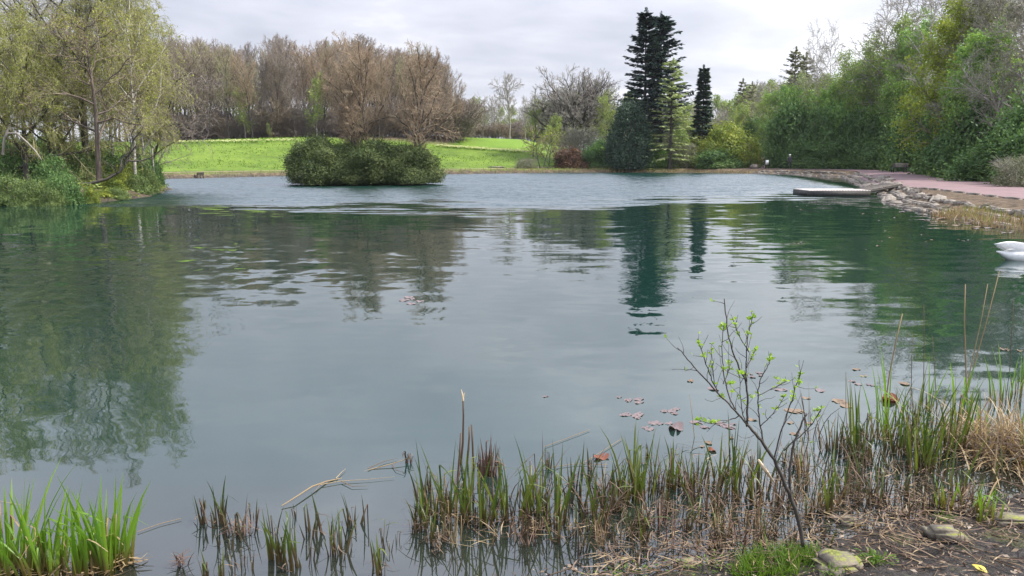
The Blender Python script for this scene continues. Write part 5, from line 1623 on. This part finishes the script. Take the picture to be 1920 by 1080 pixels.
dry_stem([(1812, 745), (1811, 680), (1808, 600), (1810, 533)], 'tall upright dry stem left of the three crossing stems at the right')
dry_stem([(1808, 755), (1825, 690), (1848, 610), (1874, 508)], 'longest leaning dry stem of the crossing pair at the right', 0.006)
dry_stem([(1806, 760), (1822, 680), (1840, 600), (1852, 532)], 'middle dry stem between the two leaning ones at the right', 0.005)
dry_stem([(1660, 760), (1668, 700), (1680, 640), (1692, 588)], 'pale dry stem leaning right over the open water')
dry_stem([(1730, 760), (1732, 700), (1733, 640), (1732, 572)], 'thin dark upright stem between the pale leaning stem and the crossing stems', 0.004, 'straw_brown')
dry_stem([(1708, 760), (1709, 700), (1711, 625)], 'thin short upright stem just left of the thin dark one', 0.004, 'straw_brown')
dry_stem([(1756, 760), (1753, 700), (1748, 630)], 'thin stem leaning left, right of the thin dark upright one', 0.004, 'straw_brown')
dry_stem([(1893, 700), (1897, 620), (1901, 566)], 'lone thin dry stem near the right edge below the swan', 0.004, 'straw_brown')
dry_stem([(1302, 820), (1298, 780), (1293, 740)], 'short pale dry stem beside the curled lily leaf', 0.003)
dry_stem([(1587, 800), (1586, 760), (1586, 697)], 'thin grey stem standing in the water left of the leaning straw', 0.003, 'straw_brown')
# broken brown reed with split top
o = dry_stem([(864, 870), (868, 830), (869, 780), (868, 742)], 'tall broken brown reed with a split pale top standing in the reed bed', 0.010, 'straw_brown', 'broken_reed')
mb = MB()
q0 = at(868, 744, o.data.vertices[20].co.y if len(o.data.vertices) > 20 else 5)
for dx, dz_ in ((-0.012, 0.055), (0.014, 0.03), (0.0, 0.02)):
    P = np.array([[q0 - np.array([0, 0, .03]), q0, q0 + np.array([dx, 0.0, dz_])]]); mb.tubes(P, np.array([[0.008, 0.008, 0.002]]), 5)
mb.build('split_top', M['split_wood'], o, True)
for pxs, lb in (([(876, 870), (880, 820), (880, 800)], 'short thick broken reed right of the tall broken reed'), ([(858, 900), (862, 850), (864, 812)], 'short broken reed left of the tall broken reed'), ([(888, 880), (886, 830), (884, 796)], 'short broken reed with ragged top nearest the reddish reeds')):
    dry_stem(pxs, lb, 0.010, 'straw_brown', 'broken_reed')
p = on(918, 890, 0)
r = thing('dead_reed_clump', 'reddish brown clump of broken dead reeds right of the tall broken reed', 'reed clump', (p[0], p[1], 0))
mb = MB(); blades(mb, FR, 34, 0.30, 0.075, 0.006, 0.12, hs=(0.3, 1.0)); bent_stems(mb, FR, 12, 0.22, 0.09, 0.006)
mb.build('stems', M['straw_red'], r)
for px, py, h, sp_, n, lb in ((1122, 965, 120, 40, 14, 'brown dead reed clump in the middle of the bed'), (1235, 985, 90, 60, 16, 'kinked brown dead reeds below the dense tall iris clump'), (1325, 955, 100, 60, 18, 'brown dead reeds left of the sapling foot'), (1455, 945, 90, 60, 18, 'brown dead reeds behind the sapling foot'), (1610, 935, 90, 70, 18, 'reddish withered reeds right of the sapling'), (980, 1000, 80, 90, 18, 'low brown dead reeds at the near side of the bed'), (455, 1000, 80, 40, 7, 'broken brown stalks beside the lone dark iris clump'), (340, 1060, 40, 10, 2, 'two dark broken stalks in open water at lower left'), (1700, 960, 70, 80, 16, 'withered stalks on the mud behind the mossy mound')):
    clump(px, py, h, sp_, n, 'straw_brown', lb, 'dead_reed_clump', 'reed clump', 6, 0.005, 0.2, 0.4, bed=20, dm='straw_red')
# thin upright dead stalks all through the bed
for i in range(70):
    px = FR.uniform(800, 1830); py = FR.uniform(890, 1050) if px < 1500 else FR.uniform(810, 985)
    if px < 980 and py < 930:
        continue
    clump(px, py, FR.uniform(40, 120), FR.uniform(20, 60), int(FR.integers(4, 11)), FR.choice(['straw_brown', 'straw', 'straw_red', 'straw_brown']), 'sparse tuft of thin dead stalks standing in the shallow reed bed', 'dead_stalks', 'reed stalks', int(FR.integers(2, 6)), 0.0038, 0.22, 0.5,
          group='thin dead stalks through the reed bed', bed=3, dm=FR.choice(['straw', 'straw_red', 'straw_brown']))
# dead tussock at the right
p = on(1890, 850, 0)
r = thing('dead_tussock', 'big tangled tussock of tan dead reeds at the right edge', 'tussock', (p[0], p[1], 0.0))
mb = MB()
n = 700
az = FR.uniform(0, 6.28, n); el = FR.uniform(0.15, 1.45, n); L = FR.uniform(0.25, 0.62, n); s = np.linspace(0, 1, 7)
P = np.zeros((n, 7, 3)); b0 = np.stack([FR.normal(0, 0.22, n), FR.normal(0, 0.2, n), np.zeros(n)], -1)
dr = np.cos(el) * L * 1.1
P[:, :, 0] = b0[:, :1] + np.cos(az)[:, None] * dr[:, None] * s; P[:, :, 1] = b0[:, 1:2] + np.sin(az)[:, None] * dr[:, None] * s
P[:, :, 2] = np.maximum(np.sin(el)[:, None] * L[:, None] * s - (0.5 * L * FR.uniform(0.2, 1.2, n))[:, None] * s ** 2.5, 0.004)
mb.strips(P, 0.0042 * FR.uniform(0.5, 1.4, n)[:, None] * (1 - 0.8 * s ** 2)[None], np.stack([-np.sin(az), np.cos(az), 0 * az], -1), 0, 0.3)
mb.mi = [np.concatenate(mb.mi)]
mb.build('dead_leaves', M['straw'], r)
mb = MB(); blades(mb, FR, 26, 0.42, 0.42, 0.006, 0.2); mb.build('green_blades', M['iris_bright'], r)
mb = MB(); debris(mb, FR, 160, 0.5, 0.4, 0.005, 0, 0.01, 0.16); mb.build('fallen_stems', M['straw_brown'], r)

# ------------------------------------------------------------------ floating leaves, pads, twigs


def pad(px, py, w, label, mat='pad', curl=0.0, name='lily_pad', cat='lily pad', n=1, group=None, asp=0.7):
    p = on(px, py, 0)
    r = thing(name, label, cat, (p[0], p[1], 0.004), FR.uniform(0, 6.28), group=group)
    for q in range(n):
        mb = MB(); k = 22
        th = np.linspace(0.18, 6.28 - 0.18, k)
        wm = w / FPX * p[1] / 2 * (1 if n == 1 else FR.uniform(0.18, 0.42))
        ox, oy = (0, 0) if n == 1 else (FR.normal(0, w / FPX * p[1] * 0.24), FR.normal(0, w / FPX * p[1] * 0.2))
        rr = wm * (1 + 0.09 * np.sin(th * 3 + FR.uniform(0, 6)) + FR.normal(0, 0.03, k))
        rings = [np.zeros((1, 3)) + np.array([ox, oy, 0.0])]
        for f in (0.5, 1.0):
            rings.append(np.stack([ox + rr * f * np.cos(th), oy + asp * rr * f * np.sin(th), curl * wm * f ** 2 * (0.6 + 0.6 * np.cos(th * 2 + 1)) + 0.003 * np.sin(th * 4) + 0 * th], -1))
        V_ = np.concatenate(rings)
        F3 = [(0, 1 + i, 2 + i) for i in range(k - 1)]
        F4 = [(1 + i, 1 + k + i, 2 + k + i, 2 + i) for i in range(k - 1)]
        mb.add(V_, F3); mb.f.append((np.array(F4) + 0).reshape(-1)); mb.fn.append(np.full(len(F4), 4)); mb.mi.append(np.zeros(len(F4)))
        mb.build('pad', M[mat], r, True)
    return r


pad(1178, 748, 62, 'upper raft of pinkish lily leaves in open water', n=6)
pad(1184, 777, 66, 'second raft of pinkish lily leaves just below the upper one', n=5)
pad(1262, 770, 62, 'raft of pinkish lily leaves above the curled pale leaf', n=5)
pad(1225, 800, 72, 'thin raft of faded lily leaves left of the curled pale leaf', n=5)
pad(1335, 800, 90, 'raft of faded lily leaves behind the sapling stems', n=6)
pad(755, 562, 70, 'far raft of pale pinkish leaves in the middle of the pond', n=7)
pad(1017, 745, 24, 'tiny floating leaf scrap in open water above the reed bed', n=2)
pad(1422, 697, 40, 'pink lily leaf floating behind the sapling tips', n=2)
pad(1465, 731, 26, 'small pink lily leaf right of the sapling', n=1)
pad(1538, 732, 26, 'small pink lily leaf between sapling and leaning straw', n=1)
pad(1625, 722, 44, 'pale floating leaves beside the leaning straw', n=3)
pad(1480, 770, 80, 'raft of pale dead leaves right of the sapling', n=5, mat='litter')
pad(1580, 760, 80, 'raft of pale dead leaves left of the tall iris blades', n=5, mat='litter')
pad(1268, 804, 40, 'curled pale and brown lily leaf standing up from the water', 'pad', 0.38)
pad(1128, 858, 36, 'dark red floating leaf in the reed bed', 'pink_leaf', 0.25)
pad(1668, 750, 44, 'orange-brown upturned leaf between the right hand blades', 'pink_leaf', 0.35)
pad(1334, 845, 20, 'small dark floating leaf left of the sapling', 'pink_leaf', 0.3)
pad(1895, 657, 44, 'white and brown dead lily leaf near the right edge below the swan', 'litter', 0.35, n=3)
for i in range(22):
    px, py = FR.uniform(1250, 1720), FR.uniform(690, 860)
    pad(px, py, FR.uniform(10, 24), 'small scrap of dead leaf floating around the sapling', FR.choice(['pad', 'litter', 'litter']), 0.1, 'floating_leaf', 'leaf', 1, 'dead leaf scraps on the water')
for i in range(30):
    px, py = FR.uniform(1480, 1860), FR.uniform(385, 470)
    pad(px, py, FR.uniform(3, 9), 'tiny pale leaf speck floating off the stone bank', FR.choice(['pad', 'litter']), 0.1, 'floating_leaf', 'leaf', 1, 'leaf specks off the stone bank')
for i in range(46):
    px, py = FR.uniform(1690, 1900), 0
    py = np.interp(px, [1690, 1800, 1900], [397, 416, 432]) + FR.uniform(-6, 9)
    pad(px, py, FR.uniform(8, 20), 'pale dead leaf floating along the foot of the stone bank', FR.choice(['pad', 'litter']), 0.1, 'floating_leaf', 'leaf', 1, 'dead leaves along the stone bank')

# floating bare branch
mb = MB()
tr = [(528, 952), (552, 942), (585, 920), (612, 905), (650, 893), (690, 881), (735, 874), (770, 866)]
P = np.array([[on(x, y, 0.0) + np.array([0, 0, 0.012 + 0.02 * math.sin(i * 1.1)]) for i, (x, y) in enumerate(tr)]])
mb.tubes(P, np.array([[0.003, 0.004, 0.005, 0.0045, 0.004, 0.0035, 0.003, 0.002]]), 6)
for a_ in ([(600, 912), (640, 905), (690, 902), (740, 897)], [(612, 905), (600, 912), (590, 925)], [(630, 900), (640, 889), (648, 882)], [(690, 881), (720, 868), (745, 862)], [(640, 905), (660, 915), (690, 914)], [(735, 874), (742, 884), (760, 890)]):
    P = np.array([[on(x, y, 0) + np.array([0, 0, 0.012]) for x, y in a_]]); mb.tubes(P, np.linspace(0.003, 0.001, len(a_))[None], 5)
o = mb.build('floating_branch', M['straw'], None, True); tag(o, 'bare pale branch lying on the water left of the reed bed', 'branch')
for tr, lb in (([(1020, 840), (1060, 825), (1105, 808)], 'straight pale reed lying on the water above the reed bed'), ([(1090, 872), (1130, 848), (1165, 825)], 'pale reed lying on the water below the lily pads'), ([(258, 1000), (300, 985), (340, 975)], 'pale reed lying on open water at lower left'), ([(1020, 880), (1080, 872), (1140, 874)], 'pale reed lying on the water through the middle of the bed')):
    P = np.array([[on(x, y, 0) + np.array([0, 0, 0.01]) for x, y in tr]]); mb = MB(); mb.tubes(P, np.full((1, 3), 0.002), 5)
    o = mb.build('floating_reed', M['straw'], None, True); tag(o, lb, 'reed')
# dark weedy twig
p = on(768, 868, 0)
r = thing('water_weed', 'dark tuft of weed at the end of the floating branch', 'weed', (p[0], p[1], 0))
mb = MB(); bent_stems(mb, FR, 14, 0.10, 0.03, 0.003, base_z=-0.02); mb.build('stems', M['straw_brown'], r)

# ------------------------------------------------------------------ the sapling
b0 = on(1503, 1008, 0.12); D0 = b0[1]


def S(px, py, dd=0.0):
    return at(px, py, D0 + dd)


sap = thing('sapling', 'young budding sapling with forked stems at the water edge', 'sapling', b0)
off = np.array(b0)
stems = [
    ([(1506, 1024), (1500, 985), (1487, 945), (1470, 900), (1452, 862), (1432, 832), (1412, 808), (1400, 795)], 0.0125, 0.007, 0),
    ([(1503, 1000), (1483, 930), (1480, 890), (1484, 850), (1492, 820), (1505, 790), (1512, 775)], 0.0095, 0.004, 0.05),
    ([(1400, 795), (1378, 770), (1352, 745), (1330, 720), (1305, 692), (1285, 668), (1270, 652)], 0.006, 0.0025, -0.05),
    ([(1400, 795), (1402, 750), (1400, 715), (1385, 690), (1372, 655), (1362, 610), (1358, 560)], 0.007, 0.003, 0.02),
    ([(1412, 808), (1385, 780), (1365, 740), (1356, 700), (1354, 650), (1357, 610)], 0.005, 0.002, 0.1),
    ([(1352, 745), (1340, 725), (1330, 700), (1318, 665), (1308, 635)], 0.004, 0.002, -0.1),
    ([(1400, 715), (1398, 690), (1400, 655), (1404, 620), (1412, 592)], 0.004, 0.002, -0.05),
    ([(1404, 660), (1392, 640), (1380, 618), (1375, 600)], 0.003, 0.0015, -0.08),
    ([(1432, 832), (1425, 800), (1422, 770), (1420, 740), (1425, 710), (1438, 690), (1445, 672)], 0.005, 0.002, 0.08),
    ([(1420, 742), (1450, 728), (1465, 720), (1480, 712)], 0.003, 0.0015, 0.1),
    ([(1452, 862), (1462, 820), (1475, 780), (1488, 740), (1495, 715), (1502, 700)], 0.005, 0.002, 0.04),
    ([(1470, 845), (1495, 822), (1520, 800), (1530, 782), (1540, 770)], 0.004, 0.0015, -0.04),
    ([(1385, 780), (1360, 792), (1335, 795), (1310, 788)], 0.0035, 0.0015, -0.1),
    ([(1356, 720), (1366, 700), (1368, 680)], 0.003, 0.0015, 0.1),
    ([(1340, 725), (1336, 690), (1333, 655)], 0.003, 0.0015, 0.05),
    ([(1400, 690), (1408, 672), (1418, 655)], 0.003, 0.0012, 0.05),
    ([(1425, 800), (1450, 775), (1470, 745)], 0.003, 0.0015, -0.05),
    ([(1400, 800), (1392, 770), (1388, 735), (1386, 700)], 0.0035, 0.0015, -0.12),
    ([(1500, 985), (1530, 990), (1570, 985), (1610, 975), (1650, 960)], 0.003, 0.0015, -0.2),
]
tip_pts = []
mb = MB(); mt_ = MB()
for k, (tr, ra, rb, dd) in enumerate(stems):
    n = len(tr)
    ds = np.linspace(0.0 if k < 2 else 0.0, dd, n)
    P = np.array([S(x, y, d_) for (x, y), d_ in zip(tr, ds)]) - off
    # densify
    tq = np.linspace(0, n - 1, n * 4 - 3)
    Q = np.stack([np.interp(tq, range(n), P[:, j]) for j in range(3)], -1)
    for _ in range(2):
        Q[1:-1] = (Q[:-2] + 2 * Q[1:-1] + Q[2:]) / 4
    Q[1:-1] += FR.normal(0, 0.0018, Q[1:-1].shape)
    (mb if k < 2 else mt_).tubes(Q[None], np.linspace(ra, rb, len(Q))[None] * (1.0 if k < 2 else 0.9), 7, cap=True)
    tw, tr_, tl_ = grow_level(FR, Q[None], np.full((1, len(Q)), 0.003), np.array([np.linalg.norm(Q[-1] - Q[0])]), 7 if k != 1 else 3, 0.2, 1, 42, 12, 0.3, k=4, wob=0.2, up=0.12, rmin=0.0014)
    mt_.tubes(tw, tr_, 4)
    if k not in (0, 1, 18):
        for q_ in tw[::2]:
            tip_pts.append(q_[2:])
    if k not in (0, 1, 2, 18):
        tip_pts.append(Q[len(Q) // 3:])
mb.build('trunk', M['bark_dark'], sap, True)
mt_.build('branches', M['bark_dark'], sap, True)
mb = MB()
for Q in tip_pts:
    nn_ = 6 if len(Q) > 5 else 1
    for q in range(nn_):
        u = FR.uniform(0, 1) ** 0.7
        c0 = Q[min(int(u * len(Q)), len(Q) - 1)]
        dn_ = 5 if u > 0.85 else int(FR.integers(1, 3))
        for _ in range(dn_):
            ax = norm(FR.normal(0, 1, 3) * np.array([1, 1, 0.5]) + UP * 0.8)
            s_ = FR.uniform(0.012, 0.030)
            mb.leaves((c0 + ax * s_ * 0.5)[None], ax[None], FR.normal(0, 1, (1, 3)), s_, s_ * 0.5, 0, 0.1)
for (px, py, dd) in ((1355, 612, .1), (1310, 645, -.1), (1318, 668, -.1), (1352, 745, 0), (1366, 720, .1), (1372, 720, .05), (1412, 595, -.05), (1404, 625, -.05), (1378, 608, -.08), (1445, 675, .08), (1502, 702, .04), (1498, 715, .04), (1488, 745, .04), (1530, 770, -.04), (1325, 790, -.1), (1390, 700, -.1)):
    c0 = S(px, py, dd) - off
    for _ in range(11):
        ax = norm(FR.normal(0, 1, 3) * np.array([1, 1, 0.6]) + UP * 0.5)
        s_ = FR.uniform(0.013, 0.033)
        mb.leaves((c0 + ax * s_ * 0.5)[None], ax[None], FR.normal(0, 1, (1, 3)), s_, s_ * 0.5, 0, 0.1)
mb.build('leaves', M['bud_leaf'], sap)
mb = MB()
Q = np.array([S(1422, 862, -0.03), S(1434, 880, -0.03), S(1452, 905, -0.03)]) - off
mb.tubes(Q[None], np.array([[0.006, 0.011, 0.004]]), 6, sq=0.6, cap=True)
mb.build('split_bark', M['split_wood'], sap, True)

# ------------------------------------------------------------------ the near bank
def put_rock(px, py, size, seed, mat, label, name='rock', moss=False, z=0.0):
    p = on(px, py, 0.25)
    zz = gz(p[0], p[1]); p = on(px, py, zz + size[2] * 0.5)
    o = rock_mesh(name, seed, M[mat], size=size, rough=0.14)
    o.location = (p[0], p[1], gz(p[0], p[1]) + size[2] * 0.25 + z)
    o.rotation_euler = (FR.normal(0, 0.1), FR.normal(0, 0.1), FR.uniform(-0.3, 0.3))
    return tag(o, label, 'rock')


# mossy stone: rock colour under moss on the upward faces
m, t = newmat('mossy stone')
g = t.n('ShaderNodeNewGeometry'); tcn = t.n('ShaderNodeTexCoord').outputs['Object']
up = t.sep(g.outputs['Normal'])[2]
nz = t.noise(tcn, 14, 5, 0.7).outputs[0]
rockc = t.ramp(nz, [(0.3, (0.07, 0.06, 0.045)), (0.7, (0.24, 0.20, 0.15))])
mossc = t.ramp(t.noise(tcn, 60, 4, 0.7).outputs[0], [(0.3, (0.07, 0.085, 0.012)), (0.7, (0.24, 0.25, 0.04))])
mk = t.smooth(t.math('ADD', up, t.math('MULTIPLY', t.math('SUBTRACT', nz, 0.5), 2.2)), 0.75, 1.15)
b = t.n('ShaderNodeBsdfPrincipled', Roughness=0.92); t.set(b.inputs['Base Color'], t.mix(mk, rockc, mossc))
bp = t.n('ShaderNodeBump', Strength=0.8, Distance=0.01); t.set(bp.inputs['Height'], nz); t.set(b.inputs['Normal'], bp.outputs[0])
t.n('ShaderNodeOutputMaterial', Surface=b.outputs[0])
M['mossy'] = m
put_rock(1572, 1052, (0.145, 0.11, 0.045), 401, 'mossy', 'flat-topped mossy stone at the bottom edge right of the bright grass', 'mossy_stone')
put_rock(1772, 995, (0.12, 0.09, 0.06), 402, 'mossy', 'yellow-green mossy mound on the mud beside the iris tufts', 'mossy_stone')
put_rock(1895, 965, (0.2, 0.12, 0.035), 403, 'mossy', 'low mossy stone at the right edge of the mud', 'mossy_stone')
put_rock(1290, 1035, (0.07, 0.05, 0.04), 404, 'mossy', 'small dark stone at the bottom of the reed bed', 'mossy_stone')
put_rock(1650, 870, (0.10, 0.06, 0.05), 405, 'stone_dark', 'dark half-sunk stone among the right hand blades', 'mossy_stone')
put_rock(1590, 965, (0.09, 0.06, 0.05), 406, 'mossy', 'small mossy stone behind the flat-topped stone', 'mossy_stone')


def tuft(px, py, n, h, spx, mat, label, name='grass_tuft', cat='grass tuft', w=0.003, lean=0.5):
    p = on(px, py, 0.2); z = gz(p[0], p[1]); p = on(px, py, z)
    r = thing(name, label, cat, (p[0], p[1], gz(p[0], p[1])))
    mb = MB(); blades(mb, FR, n, h, spx / FPX * p[1] / 2, w, lean, 5, bend=0.5, base_z=-0.02)
    mb.build('blades', M[mat], r)
    return r


M['grass_near'] = leafmat('bright grass', [(0.055, 0.105, 0.014), (0.10, 0.175, 0.022), (0.19, 0.26, 0.045)], 0.42)
tuft(1455, 1055, 520, 0.10, 130, 'grass_near', 'bright green fine grass tuft at the bottom edge left of the mossy stone')
tuft(1510, 1040, 260, 0.08, 80, 'grass_near', 'bright green grass at the foot of the sapling')
tuft(1405, 1068, 160, 0.08, 70, 'grass_near', 'thin green grass left of the bright tuft at the bottom edge')


def weed(px, py, spx, n, label, sz=0.03, mat='grass_near'):
    p = on(px, py, 0.2); z = gz(p[0], p[1]); p = on(px, py, z)
    r = thing('leafy_weed', label, 'weed', (p[0], p[1], gz(p[0], p[1])))
    s_ = spx / FPX * p[1] / 2
    mb = MB()
    q = FR.normal(0, 0.5, (n, 3)) * np.array([s_, s_ * 0.7, 0]); q[:, 2] = FR.uniform(0.005, 0.05, n)
    ax = norm(q * np.array([1, 1, 0]) + FR.normal(0, 0.02, (n, 3)) + UP * 0.03)
    mb.leaves(q, ax, UP + FR.normal(0, 0.3, (n, 3)), sz * FR.uniform(0.6, 1.4, n), sz * 0.4, 0, 0.15)
    mb.build('leaves', M[mat], r)
    return r


weed(1640, 1045, 70, 160, 'leafy bright green weed right of the mossy stone')
weed(1560, 1075, 60, 60, 'small lime weed below the mossy stone at the bottom edge', 0.025)
weed(1180, 1060, 120, 140, 'low green weeds at the bottom edge in front of the reed bed', 0.025)
weed(1330, 1060, 120, 120, 'low green weeds left of the bright grass tuft', 0.022)
weed(1770, 975, 50, 90, 'moss-green weed on top of the mossy mound', 0.02)
weed(1865, 925, 60, 60, 'pale moss growth by the puddle at the right', 0.02)

# yellow leaf on the mud
p = on(1838, 1054, 0.33); z = gz(p[0], p[1]); p = on(1838, 1054, z)
mb = MB(); k = 14
u = np.linspace(0, 1, k); wv = 0.026 * np.sin(u * 3.14) ** 0.8 * (1 - 0.3 * u)
P = np.stack([0 * u, (u - 0.5) * 0.085, 0.012 * np.sin(u * 3.14)], -1)[None]
mb.strips(P, wv[None], np.array([[1, 0, 0.2]]), 0, 0.25)
o = mb.build('fallen_leaf', M['yellow_leaf'], None, True); o.location = (p[0], p[1], gz(p[0], p[1]) + 0.012); o.rotation_euler = (0.1, 0.1, 0.5)
tag(o, 'bright yellow fallen leaf lying on the dark mud', 'leaf')

# leaf litter, twigs and crumbs on the bank
n = 20000
xx = FR.uniform(-1.2, 6.5, n); yy = FR.uniform(2.6, 6.5, n)
sdv = lake_sd(xx, yy)
dens = np.where(sdv > 0.9, 0.65, 1.0) * ((sdv > -0.22) & (sdv < 3))
kp = (FR.uniform(0, 1, n) < dens)
xx, yy = xx[kp], yy[kp]; n = len(xx)
zz_ = np.maximum(ground_z(xx, yy), 0.0)
mb = MB()
c = np.stack([xx, yy, zz_ + FR.uniform(0.004, 0.025, n)], -1)
ax = norm(FR.normal(0, 1, (n, 3)) * np.array([1, 1, 0.25]))
s_ = 0.008 + 0.04 * FR.uniform(0, 1, n) ** 2
mb.leaves(c, ax, UP + FR.normal(0, 0.35, (n, 3)), s_, s_ * FR.uniform(0.15, 0.6, n), 0, 0.2)
tag(mb.build('leaf_litter', M['litter']), kind='stuff')
n = 1500
xx = FR.uniform(0, 6.0, n); yy = FR.uniform(2.8, 6.0, n); kp = (lake_sd(xx, yy) > -0.15) & (lake_sd(xx, yy) < 2.4); xx, yy = xx[kp], yy[kp]; n = len(xx)
a = FR.uniform(0, 6.28, n); L = FR.uniform(0.05, 0.22, n)
s = np.linspace(-0.5, 0.5, 4)
P = np.zeros((n, 4, 3)); P[:, :, 0] = xx[:, None] + np.cos(a)[:, None] * L[:, None] * s; P[:, :, 1] = yy[:, None] + np.sin(a)[:, None] * L[:, None] * s + FR.normal(0, 0.006, (n, 4))
P[:, :, 2] = np.maximum(ground_z(P[:, :, 0], P[:, :, 1]).reshape(n, 4), 0) + 0.006 + FR.uniform(0, 0.03, (n, 1))
mb = MB(); mb.tubes(P, np.repeat(FR.uniform(0.0012, 0.004, (n, 1)), 4, 1), 4)
tag(mb.build('twig_litter', M['straw_brown']), kind='stuff')

# ------------------------------------------------------------------ thin spring haze over the pond
m, t = newmat('haze')
v = t.n('ShaderNodeVolumePrincipled', Density=0.00011)
v.inputs['Color'].default_value = (0.86, 0.90, 1.0, 1)
t.n('ShaderNodeOutputMaterial', Volume=v.outputs[0])
mb = MB(); mb.box((0, 2060, 14), (2700, 2200, 17)); tag(mb.build('haze', m), kind='stuff')
